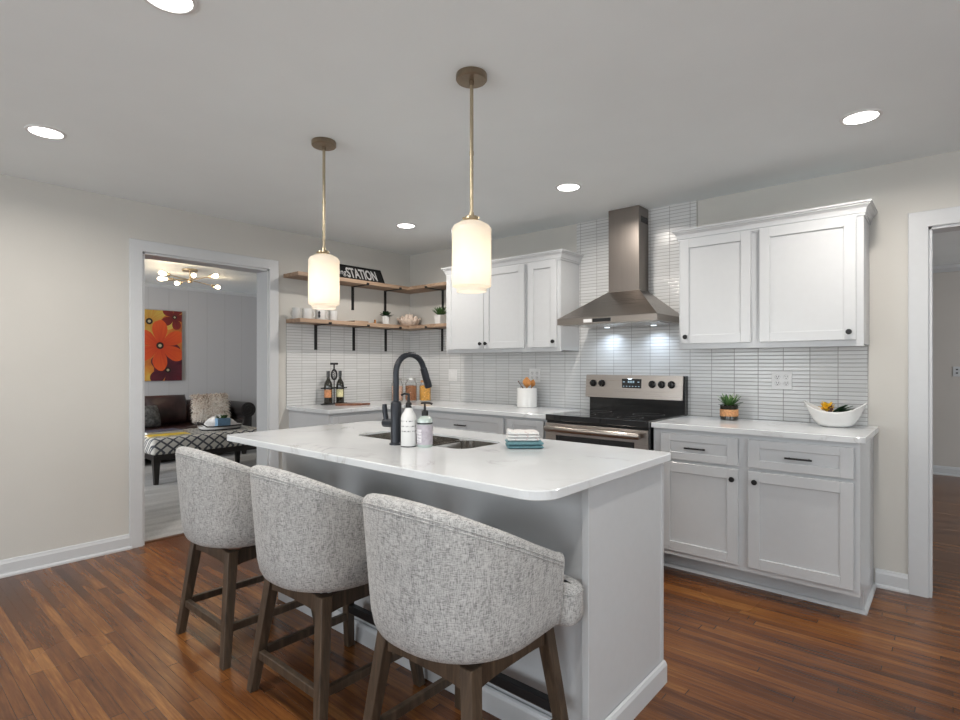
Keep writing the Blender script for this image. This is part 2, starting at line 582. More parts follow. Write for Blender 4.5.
def loft(bm, rings, cap0=True, cap1=True, closed=True):
    vr = [[bm.verts.new(p) for p in r] for r in rings]
    n = len(vr[0])
    for a, b in zip(vr, vr[1:]):
        for i in range(n if closed else n - 1):
            j = (i + 1) % n
            bm.faces.new((a[i], a[j], b[j], b[i]))
    if cap0:
        bm.faces.new(vr[0][::-1])
    if cap1:
        bm.faces.new(vr[-1])
    return vr


def obj(name, bm, mat, parent=None, smooth=False, label=None, mod=None):
    bmesh.ops.recalc_face_normals(bm, faces=bm.faces[:])
    me = bpy.data.meshes.new(name)
    o = bpy.data.objects.new(name, me)
    if parent is not None:
        mw = WM[parent.name]
        bm.transform(mw.inverted())
        o.parent = parent
        WM[o.name] = mw
    else:
        xs = [v.co.x for v in bm.verts]
        ys = [v.co.y for v in bm.verts]
        zs = [v.co.z for v in bm.verts]
        org = Vector(((min(xs) + max(xs)) / 2, (min(ys) + max(ys)) / 2, min(zs)))
        bmesh.ops.translate(bm, verts=bm.verts[:], vec=-org)
        o.location = org
        WM[o.name] = Matrix.Translation(org)
    if smooth:
        for f in bm.faces:
            f.smooth = True
        if smooth != 'all':
            for e in bm.edges:
                if len(e.link_faces) == 2 and e.calc_face_angle(0) > R(38):
                    e.smooth = False
    bm.to_mesh(me)
    bm.free()
    me.materials.append(M[mat] if isinstance(mat, str) else mat)
    C.objects.link(o)
    if label:
        o['label'] = label
    return o


def tag(o, label, cat, group=None):
    o['label'] = label
    o['category'] = cat
    if group:
        o['group'] = group
    return o


def thing(name, label, cat, loc=(0, 0, 0), rotz=0, group=None):
    o = bpy.data.objects.new(name, None)
    o.empty_display_size = 0.1
    C.objects.link(o)
    o.location = loc
    o.rotation_euler = (0, 0, rotz)
    WM[o.name] = Matrix.Translation(loc) @ Matrix.Rotation(rotz, 4, 'Z')
    return tag(o, label, cat, group)


def struct(name, bm, mat, smooth=False, parent=None):
    o = obj(name, bm, mat, parent, smooth)
    if parent is None:
        o['kind'] = 'structure'
    return o


def dup(root, loc, rotz=None, label=None, group=None):
    r = root.copy()
    C.objects.link(r)
    r.location = loc
    if rotz is not None:
        r.rotation_euler = (0, 0, rotz)
    if label:
        r['label'] = label
    if group:
        r['group'] = group
    for ch in list(root.children):
        c = ch.copy()
        C.objects.link(c)
        c.parent = r
        for g in list(ch.children):
            d = g.copy()
            C.objects.link(d)
            d.parent = c
    WM[r.name] = Matrix.Translation(loc) @ Matrix.Rotation(r.rotation_euler[2], 4, 'Z')
    return r


def B():
    return bmesh.new()


def text_obj(name, s, size, mat, parent, mw, ext=0.001, xs=1.0, shear=0.0, bold=0.0):
    cu = bpy.data.curves.new(name, 'FONT')
    cu.body = s
    cu.size = size
    cu.extrude = ext
    cu.shear = shear
    cu.offset = bold
    cu.align_x = 'LEFT'
    to = bpy.data.objects.new(name + '_curve', cu)
    C.objects.link(to)
    dg = bpy.context.evaluated_depsgraph_get()
    me = bpy.data.meshes.new_from_object(to.evaluated_get(dg))
    bpy.data.objects.remove(to)
    bm = bmesh.new()
    bm.from_mesh(me)
    bpy.data.meshes.remove(me)
    bm.transform(mw @ Matrix.Diagonal((xs, 1, 1, 1)))
    return obj(name, bm, mat, parent)


# ------------------------------------------------------------------ room shell
H = 2.445
T = 0.175
bm = B()
box(bm, -0.06, 8.2, -6.75, 4.6, -0.1, 0)
struct('floor', bm, 'floor_planks')
bm = B()
box(bm, -4.5, -0.06, -5.0, 1.4, -0.1, -0.004)
struct('floor_living', bm, 'carpet')
bm = B()
box(bm, -0.075, -0.04, -2.52, -1.59, -0.004, 0.006, 0.002)
struct('trim_7', bm, 'threshold_wood')
bm = B()
box(bm, -4.5, 8.2, -6.75, 4.6, H, H + 0.1)
struct('ceiling', bm, 'ceiling_paint')

# left wall with the opening to the living room
YA, YB, ZO = -2.543, -1.59, 2.092
bm = B()
box(bm, -T, 0, -6.75, YA, 0, H)
box(bm, -T, 0, YB, 0.0, 0, H)
box(bm, -T, 0, YA, YB, ZO, H)
struct('wall_left', bm, 'wall_paint')
# back wall with the doorway to the hall
XA, XB, ZD = 4.270, 5.13, 2.051
bm = B()
box(bm, -T, XA, 0, 0.13, 0, H)
box(bm, XB, 6.95, 0, 0.13, 0, H)
box(bm, XA, XB, 0, 0.13, ZD, H)
struct('wall_back', bm, 'wall_paint')
bm = B()
for y0, y1, z0, z1 in ((-6.75, -4.05, 0, H), (-2.35, 0.0, 0, H), (-4.05, -2.35, 0, 0.8), (-4.05, -2.35, 2.1, H)):
    box(bm, 6.8, 6.95, y0, y1, z0, z1)
struct('wall_right', bm, 'wall_paint')
bm = B()
for x0, x1, z0, z1 in ((-T, 0.85, 0, H), (2.55, 3.75, 0, H), (5.45, 6.95, 0, H), (0.85, 2.55, 0, 0.8), (3.75, 5.45, 0, 0.8), (0.85, 2.55, 2.1, H), (3.75, 5.45, 2.1, H)):
    box(bm, x0, x1, -6.75, -6.6, z0, z1)
struct('wall_front', bm, 'wall_paint')
# windows behind the camera
for i, (x0, x1, y0, y1) in enumerate(((0.85, 2.55, -6.70, -6.64), (3.75, 5.45, -6.70, -6.64), (6.84, 6.90, -4.05, -2.35))):
    bm = B()
    horiz = (x1 - x0) > (y1 - y0)
    for z0, z1 in ((0.8, 0.85), (2.05, 2.1), (1.43, 1.46)):
        box(bm, x0, x1, y0, y1, z0, z1)
    for t in (0.0, 0.485, 0.97):
        if horiz:
            box(bm, x0 + t * (x1 - x0), x0 + (t + 0.03) * (x1 - x0), y0, y1, 0.8, 2.1)
        else:
            box(bm, x0, x1, y0 + t * (y1 - y0), y0 + (t + 0.03) * (y1 - y0), 0.8, 2.1)
    struct('window_%d' % (i + 1), bm, 'trim_paint')
# living room
bm = B()
box(bm, -4.5, -4.3, -5.0, 1.4, 0, H)
struct('wall_living_far', bm, 'living_panelling')
bm = B()
box(bm, -4.3, -T, 1.25, 1.4, 0, H)
struct('wall_living_right', bm, 'living_panelling')
bm = B()
box(bm, -4.3, -T, -5.1, -4.98, 0, H)
struct('wall_living_left', bm, 'living_panelling')
bm = B()
box(bm, -T, -T + 0.03, 0.0, 1.25, 0, H)
struct('wall_living_near', bm, 'living_panelling')
# hall
bm = B()
box(bm, 2.5, 8.2, 4.45, 4.6, 0, H)
struct('wall_hall_far', bm, 'hall_paint')
bm = B()
box(bm, 2.5, 2.62, 0.13, 4.45, 0, H)
struct('wall_hall_left', bm, 'hall_paint')
bm = B()
box(bm, 8.1, 8.2, -0.1, 4.45, 0, H)
struct('wall_hall_right', bm, 'hall_paint')

BASEP = [(0, 0), (0.026, 0), (0.026, 0.010), (0.022, 0.018), (0.015, 0.021), (0.015, 0.080), (0.011, 0.090), (0.009, 0.100), (0.0, 0.104)]


def run_profile(bm, p0, p1, nrm, prof, z=0.0, m0=0.0, m1=0.0):
    """profile (out, up) swept from p0 to p1; m0, m1 shift the ends by out*m for mitres"""
    d = (Vector(p1) - Vector(p0)).normalized()
    n = Vector(nrm)
    rings = []
    for p, mm in ((Vector(p0), -m0), (Vector(p1), m1)):
        rings.append([Vector((p.x, p.y, 0)) + Vector((n.x, n.y, 0)) * o + Vector((d.x, d.y, 0)) * (o * mm) + Vector((0, 0, z + u)) for o, u in prof])
    loft(bm, rings)


def baseboard(name, p0, p1, nrm):
    bm = B()
    run_profile(bm, p0, p1, nrm, BASEP)
    return struct(name, bm, 'trim_paint')


baseboard('baseboard_left', (0, -6.6), (0, -2.613), (1, 0))
baseboard('baseboard_back', (4.03, 0), (4.183, 0), (0, -1))
baseboard('baseboard_back_right', (5.22, 0), (6.8, 0), (0, -1))
baseboard('baseboard_right', (6.8, -6.6), (6.8, 0), (-1, 0))
baseboard('baseboard_hall', (2.62, 4.45), (8.1, 4.45), (0, -1))
baseboard('baseboard_living', (-4.3, -4.98), (-4.3, 1.25), (1, 0))
bm = B()
run_profile(bm, (2.62, 4.45), (8.1, 4.45), (0, -1), [(0, 0), (0.02, 0), (0.05, 0.04), (0.06, 0.08), (0, 0.08)], H - 0.08)
struct('trim_3', bm, 'trim_paint')
bm = B()
run_profile(bm, (-4.3, -4.98), (-4.3, 1.25), (1, 0), [(0, 0), (0.01, 0), (0.03, 0.03), (0.035, 0.05), (0, 0.05)], H - 0.05)
struct('trim_4', bm, 'trim_paint')


def casing(name, a0, a1, ztop, wdt, axis, face, sgn):
    """door casing round an opening: mitred flat profile with a raised outer bead"""
    bm = B()
    prof = [(0.0, 0.0), (0.0, 0.015), (0.003, 0.018), (wdt - 0.003, 0.018), (wdt, 0.015), (wdt, 0.0)]
    rings = []
    for k in range(4):
        ring = []
        for o, h in prof:
            if k == 0: p = (a0 - o, 0.0)
            if k == 1: p = (a0 - o, ztop + o)
            if k == 2: p = (a1 + o, ztop + o)
            if k == 3: p = (a1 + o, 0.0)
            q = face + sgn * h
            ring.append(Vector((q, p[0], p[1])) if axis == 'x' else Vector((p[0], q, p[1])))
        rings.append(ring)
    loft(bm, rings)
    return struct(name, bm, 'trim_paint')


casing('trim_1', YA, YB, ZO, 0.082, 'x', 0.0, 1)
casing('trim_2', XA, XB, ZD, 0.090, 'y', 0.0, -1)
# jamb linings
bm = B()
box(bm, -T - 0.004, 0.004, YA - 0.001, YA + 0.014, 0, ZO)
box(bm, -T - 0.004, 0.004, YB - 0.014, YB + 0.001, 0, ZO)
box(bm, -T - 0.004, 0.004, YA, YB, ZO - 0.014, ZO + 0.001)
struct('trim_5', bm, 'trim_paint')
bm = B()
box(bm, XA - 0.001, XA + 0.014, -0.004, 0.134, 0, ZD)
box(bm, XB - 0.014, XB + 0.001, -0.004, 0.134, 0, ZD)
box(bm, XA, XB, -0.004, 0.134, ZD - 0.014, ZD + 0.001)
struct('trim_6', bm, 'trim_paint')

# ------------------------------------------------------------------ backsplash
CT = 0.930
bm = B()
poly = [(0.008, CT), (3.994, CT), (3.994, 1.40), (3.004, 1.40), (3.004, H), (2.037, H), (2.037, 1.40), (0.83, 1.40), (0.83, 1.648), (0.008, 1.648)]
fr = [bm.verts.new((x, -0.008, z)) for x, z in poly]
bk = [bm.verts.new((x, -0.0002, z)) for x, z in poly]
bm.faces.new(fr)
bm.faces.new(bk[::-1])
for i in range(len(poly)):
    j = (i + 1) % len(poly)
    bm.faces.new((fr[i], bk[i], bk[j], fr[j]))
o = obj('tile_backsplash', bm, 'stacked_tile')
tag(o, 'stacked white finger tile covering the range wall up to the ceiling behind the hood', 'backsplash')
bm = B()
box(bm, 0.0002, 0.008, -1.431, 0, CT, 1.648)
o = obj('tile_backsplash', bm, 'stacked_tile')
tag(o, 'stacked white finger tile on the left wall beneath the wooden corner shelves', 'backsplash')
bm = B()
box(bm, 3.0045, 3.0075, -0.0105, 0, 2.17, H)
struct('trim_8', bm, 'lid_metal')


# ------------------------------------------------------------------ cabinets
def shaker(bm, x0, x1, z0, z1, yf, rail=0.055, th=0.02, railz=None):
    """shaker front facing -Y; yf is the plane of its face"""
    rz = railz or rail
    yb = yf + th
    box(bm, x0 + rail - 0.002, x1 - rail + 0.002, yf + 0.009, yb, z0 + rz - 0.002, z1 - rz + 0.002)
    box(bm, x0, x0 + rail, yf, yb, z0, z1, 0.0015, 1)
    box(bm, x1 - rail, x1, yf, yb, z0, z1, 0.0015, 1)
    box(bm, x0 + rail, x1 - rail, yf, yb, z0, z0 + rz, 0.0015, 1)
    box(bm, x0 + rail, x1 - rail, yf, yb, z1 - rz, z1, 0.0015, 1)


def knob(x, z, yf, parent):
    bm = B()
    prof = [(0.0, 0.0), (0.006, 0.0), (0.006, 0.012), (0.014, 0.016), (0.0155, 0.021), (0.014, 0.026), (0.0, 0.028)]
    lathe(bm, prof, (0, 0, 0), 20)
    bm.transform(Matrix.Translation((x, yf, z)) @ Matrix.Rotation(R(90), 4, 'X'))
    return obj('knob', bm, 'black_metal', parent, True)


def pull(x0, x1, z, yf, parent):
    bm = B()
    box(bm, x0, x1, yf - 0.032, yf - 0.022, z - 0.005, z + 0.005, 0.002, 2)
    for x in (x0 + 0.018, x1 - 0.018):
        cyl(bm, (x, yf, z), (x, yf - 0.026, z), 0.004, n=10)
    return obj('handle', bm, 'black_metal', parent, True)


def crown(bm, x0, x1, yf, z0, z1):
    h = z1 - z0
    prof = [(0.0, 0.0), (0.006, 0.0), (0.006, 0.16 * h), (0.011, 0.2 * h), (0.012, 0.34 * h), (0.016, 0.54 * h), (0.026, 0.70 * h), (0.031, 0.74 * h), (0.031, 0.82 * h), (0.038, 0.86 * h), (0.038, h), (0.0, h)]
    rings = []
    for k in range(4):
        rings.append([Vector({0: (x0 - o, -0.009), 1: (x0 - o, yf - o), 2: (x1 + o, yf - o), 3: (x1 + o, -0.009)}[k] + (z0 + u,)) for o, u in prof])
    loft(bm, rings)


def upper(label, x0, x1, doors, knobs, z0=1.39, z1=2.118):
    yf = -0.29
    k = (3.925 - 0.314) / (3.925 - 0.354)
    fx_ = lambda q: 4.371 + (q - 4.371) * k
    fz_ = lambda q: 1.29 + (q - 1.29) * k
    x0, x1, z0, z1 = fx_(x0), fx_(x1), fz_(z0), fz_(z1)
    doors = [(fx_(a), fx_(b)) for a, b in doors]
    knobs = [fx_(a) for a in knobs]
    t = thing('wall_cabinet', label, 'cabinet', ((x0 + x1) / 2, -0.165, z0))
    bm = B()
    box(bm, x0 + 0.0012, x1 - 0.0012, yf + 0.001, -0.009, z0 + 0.012, z1 - 0.001)
    # face frame hangs a little below the box
    box(bm, x0 + 0.029, x1 - 0.034, yf - 0.0035, yf + 0.0155, z0 + 0.0005, z0 + 0.04)
    box(bm, x0, x0 + 0.03, yf - 0.004, yf + 0.016, z0, z1, 0.001, 1)
    box(bm, x1 - 0.035, x1, yf - 0.004, yf + 0.016, z0, z1, 0.001, 1)
    box(bm, x0 + 0.029, x1 - 0.034, yf - 0.0035, yf + 0.0155, z1 - 0.03, z1 - 0.0005)
    obj('body', bm, 'cabinet_paint', t)
    bm = B()
    crown(bm, x0, x1, yf - 0.004, z1 - 0.022, z1 + 0.052)
    obj('crown_moulding', bm, 'cabinet_paint', t)
    for (a, b), kx in zip(doors, knobs):
        bm = B()
        shaker(bm, a, b, z0 + 0.035, z1 - 0.018, yf - 0.024, 0.056)
        d = obj('door', bm, 'cabinet_paint', t)
        knob(kx, 1.470, yf - 0.024, d)
    return t


upper('white two-door wall cabinet to the right of the range hood', 3.006, 4.007, [(3.020, 3.445), (3.495, 3.974)], [3.058, 3.944])
upper('white three-door wall cabinet between the corner shelves and the range hood', 0.872, 2.090, [(0.884, 1.326), (1.332, 1.752), (1.790, 2.062)], [1.300, 1.360, 2.040])


def base_side_panel(bm, x0, x1, yf, kick, zt=0.9):
    pts = [(yf, 0.125), (yf, zt), (-0.002, zt), (-0.002, 0.0), (kick, 0.0), (kick, 0.125)]
    a = [bm.verts.new((x0, y, z)) for y, z in pts]
    b = [bm.verts.new((x1, y, z)) for y, z in pts]
    bm.faces.new(a)
    bm.faces.new(b[::-1])
    for i in range(len(pts)):
        j = (i + 1) % len(pts)
        bm.faces.new((a[i], b[i], b[j], a[j]))


YF, KICK = -0.615, -0.478
ZC = CT - 0.030
t = thing('base_cabinet', 'light grey base cabinet with two drawers over two doors right of the range', 'cabinet', (3.49, -0.30, 0))
bm = B()
box(bm, 2.960, 4.006, YF + 0.002, -0.002, 0.125, ZC)
base_side_panel(bm, 4.003, 4.021, YF, KICK, ZC)
base_side_panel(bm, 2.952, 2.962, YF, KICK, ZC)
obj('body', bm, 'cabinet_paint', t)
bm = B()
box(bm, 2.96, 4.0025, KICK, KICK + 0.015, 0.0, 0.126)
run_profile(bm, (2.96, KICK), (4.021, KICK), (0, -1), [(0, 0), (0.016, 0), (0.014, 0.010), (0.008, 0.018), (0, 0.021)], 0, 0, 1)
run_profile(bm, (4.021, KICK), (4.021, -0.002), (1, 0), [(0, 0), (0.016, 0), (0.014, 0.010), (0.008, 0.018), (0, 0.021)], 0, 1, 0)
obj('toe_kick', bm, 'cabinet_paint', t)
FY = YF - 0.020
for x0, x1, h0, h1, kx in ((3.005, 3.452, 3.158, 3.280, 3.424), (3.506, 3.996, 3.692, 3.820, 3.542)):
    bm = B()
    shaker(bm, x0, x1, 0.716, 0.872, FY, 0.058, railz=0.045)
    d = obj('drawer', bm, 'cabinet_paint', t)
    pull(h0, h1, 0.792, FY, d)
    bm = B()
    shaker(bm, x0, x1, 0.158, 0.696, FY, 0.058)
    d = obj('door', bm, 'cabinet_paint', t)
    knob(kx, 0.640, FY, d)

t = thing('base_cabinet', 'light grey base cabinet with wide drawer left of the range', 'cabinet', (1.4, -0.30, 0))
bm = B()
box(bm, 0.62, 2.150, YF + 0.002, -0.002, 0.105, ZC)
base_side_panel(bm, 2.150, 2.160, YF, KICK, ZC)
obj('body', bm, 'cabinet_paint', t)
bm = B()
box(bm, 0.62, 2.15, KICK, KICK + 0.015, 0.0, 0.126)
obj('toe_kick', bm, 'cabinet_paint', t)
for x0, x1, hx, kx in ((0.90, 1.765, 1.335, None), (1.800, 2.135, None, 2.09)):
    bm = B()
    shaker(bm, x0, x1, 0.716, 0.880, FY, 0.058, railz=0.045)
    d = obj('drawer', bm, 'cabinet_paint', t)
    if hx:
        pull(hx - 0.062, hx + 0.062, 0.795, FY, d)
    else:
        pull(1.91, 2.03, 0.795, FY, d)
    bm = B()
    if x1 - x0 > 0.6:
        xm = (x0 + x1) / 2
        shaker(bm, x0, xm - 0.002, 0.140, 0.696, FY, 0.058)
        d = obj('door', bm, 'cabinet_paint', t)
        knob(xm - 0.03, 0.64, FY, d)
        bm = B()
        shaker(bm, xm + 0.002, x1, 0.140, 0.696, FY, 0.058)
        d = obj('door', bm, 'cabinet_paint', t)
        knob(xm + 0.03, 0.64, FY, d)
    else:
        shaker(bm, x0, x1, 0.140, 0.696, FY, 0.058)
        d = obj('door', bm, 'cabinet_paint', t)
        knob(x0 + 0.03, 0.64, FY, d)

t = thing('base_cabinet', 'light grey base cabinet along the left wall beside the living room opening', 'cabinet', (0.3, -0.7, 0))
bm = B()
box(bm, 0.002, 0.598, -1.405, -0.002, 0.105, ZC)
box(bm, 0.002, 0.52, -1.405, -0.002, 0.0, 0.105)
obj('body', bm, 'cabinet_paint', t)
bm = B()
shaker(bm, 0, 0.62, 0.14, 0.872, 0, 0.058)
bm.transform(Matrix.Translation((0.618, -1.38, 0)) @ Matrix.Rotation(R(90), 4, 'Z'))
d = obj('door', bm, 'cabinet_paint', t)

bm = B()
prism(bm, [(0.0085, -1.432), (0.635, -1.432), (0.641, -1.426), (0.641, -0.650), (2.178, -0.650), (2.178, -0.0085), (0.0085, -0.0085)], ZC, CT, 0.003)
tag(obj('countertop', bm, 'quartz'), 'white quartz L-shaped corner worktop left of the range', 'countertop')
bm = B()
pts = [(2.951, -0.0085), (2.951, -0.650), (4.015, -0.650)]
pts += [(4.015 + 0.03 * math.sin(a), -0.62 - 0.03 * math.cos(a)) for a in [R(q) for q in (15, 30, 45, 60, 75, 90)]] + [(4.045, -0.0085)]
prism(bm, pts, ZC, CT, 0.003)
tag(obj('countertop', bm, 'quartz'), 'short white quartz worktop right of the range, under the bowl and succulent', 'countertop')

# ------------------------------------------------------------------ range
RX0, RX1 = 2.184, 2.946
GX0 = 2.162
t = thing('electric_range', 'stainless steel freestanding electric range with black glass cooktop', 'range', (2.557, -0.36, 0))
bm = B()
box(bm, RX0 + 0.004, RX1 - 0.004, -0.665, -0.012, 0.04, 0.905)
for x in (RX0 + 0.05, RX1 - 0.05):
    for y in (-0.6, -0.08):
        cyl(bm, (x, y, 0.0), (x, y, 0.05), 0.018, n=12)
obj('body', bm, 'black_enamel', t)
bm = B()
box(bm, RX0, RX1, -0.682, -0.060, 0.895, 0.938, 0.005, 3)
ck = obj('cooktop', bm, 'black_glass', t)
for cx, cy, r in ((2.37, -0.52, 0.11), (2.75, -0.52, 0.085), (2.37, -0.23, 0.085), (2.75, -0.23, 0.11)):
    bm = B()
    lathe(bm, [(r - 0.003, 0.0), (r, 0.0), (r, 0.0006), (r - 0.003, 0.0006)], (cx, cy, 0.9381), 40, close=True)
    obj('burner_ring', bm, 'burner_mark', ck, True)
bm = B()
box(bm, RX0 + 0.004, RX1 - 0.004, -0.685, -0.666, 0.245, 0.880, 0.004, 2)
dr = obj('oven_door', bm, 'steel', t)
bm = B()
box(bm, RX0 + 0.09, RX1 - 0.09, -0.6875, -0.683, 0.46, 0.800, 0.002, 1)
obj('window', bm, 'black_glass', dr)
bm = B()
tube(bm, [(RX0 + 0.03, -0.735, 0.846), (RX0 + 0.04, -0.735, 0.846), (RX1 - 0.045, -0.735, 0.846), (RX1 - 0.035, -0.735, 0.846)], 0.022, 16, radii=[0.016, 0.022, 0.022, 0.016])
for x in (RX0 + 0.07, RX1 - 0.07):
    cyl(bm, (x, -0.683, 0.846), (x, -0.73, 0.846), 0.012, n=12)
obj('handle', bm, 'steel', dr, True)
bm = B()
box(bm, RX0 + 0.004, RX1 - 0.004, -0.696, -0.666, 0.06, 0.235, 0.004, 2)
obj('drawer', bm, 'steel', t)
# back guard
bm = B()
box(bm, RX0 + 0.001, RX1 - 0.006, -0.058, -0.012, 0.90, 1.035, 0.002, 1)
box(bm, RX1 - 0.010, RX1 + 0.001, -0.075, -0.012, 0.93, 1.208, 0.002, 1)
box(bm, GX0, RX1 - 0.008, -0.045, -0.012, 1.03, 1.206, 0.002, 1)
obj('rear_panel', bm, 'black_enamel', t)
bm = B()
ring0 = [(GX0, 1.036), (RX1 - 0.012, 1.036), (RX1 - 0.012, 1.210), (GX0, 1.210)]
loft(bm, [[(x, -0.088 + (z - 1.036) * 0.08, z) for x, z in ring0], [(x, -0.046, z) for x, z in ring0]])
bmesh.ops.bevel(bm, geom=bm.edges[:], offset=0.004, segments=2, affect='EDGES')
cp = obj('control_panel', bm, 'steel', t)
for kx in (2.231, 2.306, 2.712, 2.783, 2.855):
    bm = B()
    lathe(bm, [(0, 0), (0.027, 0), (0.027, 0.006), (0.021, 0.008), (0.019, 0.026), (0, 0.027)], (0, 0, 0), 24)
    box(bm, -0.004, 0.004, -0.02, 0.02, 0.024, 0.032, 0.001, 1)
    bm.transform(Matrix.Translation((kx, -0.081, 1.145)) @ Matrix.Rotation(R(90), 4, 'X'))
    obj('knob', bm, 'black_enamel', cp, True)
bm = B()
box(bm, 2.474, 2.628, -0.0835, -0.075, 1.113, 1.183, 0.001, 1)
obj('display', bm, 'black_glass', cp)
for i in range(4):
    bm = B()
    box(bm, 2.523 + i * 0.014, 2.531 + i * 0.014, -0.0845, -0.0838, 1.152, 1.168)
    obj('digit', bm, 'clock_display', cp)
for x0, x1, z0, z1 in [(2.484 + k * 0.024, 2.494 + k * 0.024, 1.124, 1.129) for k in range(6)] + [(2.484, 2.498, 1.156, 1.162), (2.600, 2.614, 1.156, 1.162)]:
    bm = B()
    box(bm, x0, x1, -0.0845, -0.0838, z0, z1)
    obj('button_mark', bm, 'clock_display', cp)

# ------------------------------------------------------------------ hood
t = thing('range_hood', 'stainless steel chimney range hood mounted above the range', 'range hood', (2.545, -0.25, 1.575))
HX0, HX1, HY = 2.166, 2.925, -0.500
CX0, CX1, CY = 2.410, 2.652, -0.175
YBK = -0.0085
bm = B()
r = []
for x0, x1, y0, z in ((HX0, HX1, HY, 1.578), (HX0, HX1, HY, 1.622), (CX0 - 0.006, CX1 + 0.006, CY - 0.006, 1.829), (CX0 - 0.006, CX1 + 0.006, CY - 0.006, 1.834)):
    r.append([(x0, y0, z), (x1, y0, z), (x1, YBK, z), (x0, YBK, z)])
loft(bm, r)
cn = obj('canopy', bm, 'hood_steel', t)
bm = B()
box(bm, CX0, CX1, CY, YBK, 1.83, H - 0.001, 0.002, 1)
obj('chimney', bm, 'steel_vertical', t)
bm = B()
for i in range(6):
    box(bm, CX1 - 0.001, CX1 + 0.0015, CY + 0.035 + 0.02 * i, CY + 0.047 + 0.02 * i, 2.33, 2.375)
obj('vent_grille', bm, 'black_enamel', t)
bm = B()
box(bm, 2.386, 2.452, HY - 0.002, HY + 0.002, 1.587, 1.611)
obj('energy_sticker', bm, 'white_plastic', cn)
bm = B()
box(bm, 2.458, 2.598, HY - 0.003, HY + 0.002, 1.588, 1.612, 0.001, 1)
obj('button_panel', bm, 'black_glass', cn)
bm = B()
box(bm, HX0 + 0.03, HX1 - 0.03, HY + 0.03, YBK - 0.03, 1.574, 1.579)
obj('filter', bm, 'sink_steel', cn)
for lx in (2.36, 2.73):
    bm = B()
    lathe(bm, [(0, 0), (0.020, 0), (0.020, 0.004), (0, 0.004)], (lx, -0.10, 1.5705), 20)
    obj('lamp_lens', bm, 'hood_lens', cn)
    l = bpy.data.lights.new('hood_lamp', 'SPOT')
    l.energy = 4.5
    l.color = (0.72, 0.85, 1.0)
    l.spot_size = R(150)
    l.spot_blend = 1.0
    l.shadow_soft_size = 0.02
    lo = bpy.data.objects.new('hood_lamp', l)
    C.objects.link(lo)
    lo.location = (lx, -0.10, 1.565)

# ------------------------------------------------------------------ island
IX0, IX1, IYF, IYB = 1.560, 3.476, -2.350, -1.745
t = thing('kitchen_island', 'light grey painted kitchen island base with white baseboard under the long worktop', 'kitchen island', ((IX0 + IX1) / 2, -2.05, 0))
bm = B()
box(bm, IX0, IX1 - 0.02, IYF + 0.006, IYF + 0.024, 0.0, ZC)
obj('seating_side_panel', bm, 'cabinet_paint', t)
bm = B()
box(bm, IX1 - 0.020, IX1, IYF + 0.002, IYB - 0.012, 0.0, ZC)
box(bm, IX1 - 0.022, IX1 + 0.003, IYF - 0.004, IYF + 0.008, 0.0, ZC, 0.001, 1)
box(bm, IX1 - 0.022, IX1 + 0.003, IYB - 0.022, IYB, 0.0, ZC, 0.001, 1)
obj('end_panel', bm, 'cabinet_paint', t)
bm = B()
box(bm, IX0, IX0 + 0.02, IYF + 0.024, IYB, 0.0, ZC)
obj('end_panel', bm, 'cabinet_paint', t)
bm = B()
box(bm, IX0 + 0.02, IX1 - 0.022, IYB - 0.02, IYB, 0.1, ZC)
box(bm, IX0 + 0.02, IX1 - 0.022, IYB - 0.09, IYB - 0.075, 0.0, 0.1)
obj('working_side_panel', bm, 'cabinet_paint', t)
bm = B()
bp = [(0, 0), (0.014, 0), (0.014, 0.072), (0.008, 0.084), (0.0, 0.088)]
run_profile(bm, (IX1 + 0.003, IYF - 0.004), (IX1 + 0.003, IYB), (1, 0), bp, 0, 1, 0)
run_profile(bm, (IX1 + 0.003, IYF - 0.004), (IX0, IYF - 0.004), (0, -1), bp, 0, 1, 0)
obj('baseboard', bm, 'trim_paint', t)
for i in range(4):
    x0 = IX0 + 0.025 + i * 0.470
    bm = B()
    shaker(bm, 0, 0.464, 0.14, ZC - 0.015, 0, 0.058)
    bm.transform(Matrix.Translation((x0 + 0.464, IYB + 0.021, 0)) @ Matrix.Rotation(PI, 4, 'Z'))
    d = obj('door', bm, 'cabinet_paint', t)

SX0, SX1, SY0, SY1, SR = 2.045, 2.805, -2.225, -1.925, 0.07
bm = B()


def island_ring(i, z):
    return [Vector((x, y, z)) for x, y in rrect(1.543 + i, 3.507 - i, -2.655 + i, -1.712 - i, 0, 8, (0.035, 0.085 - i * 0.5, 0.035, 0.035))]


outer = loft(bm, [island_ring(0.003, ZC), island_ring(0.0, ZC + 0.003), island_ring(0.0, CT - 0.003), island_ring(0.003, CT)], False, False)
hole = [Vector((x, y, 0)) for x, y in rrect(SX0, SX1, SY0, SY1, SR)]
inner = loft(bm, [[p + Vector((0, 0, ZC)) for p in hole], [p + Vector((0, 0, CT)) for p in hole]], False, False)
for k in (0, -1):
    es = []
    for ring in (outer[k], inner[k]):
        for i in range(len(ring)):
            e = bm.edges.get((ring[i], ring[(i + 1) % len(ring)]))
            es.append(e)
    bmesh.ops.triangle_fill(bm, edges=es, use_beauty=True)
tag(obj('island_countertop', bm, 'quartz'), 'long white quartz island worktop with rounded corners and sink cutout', 'countertop')

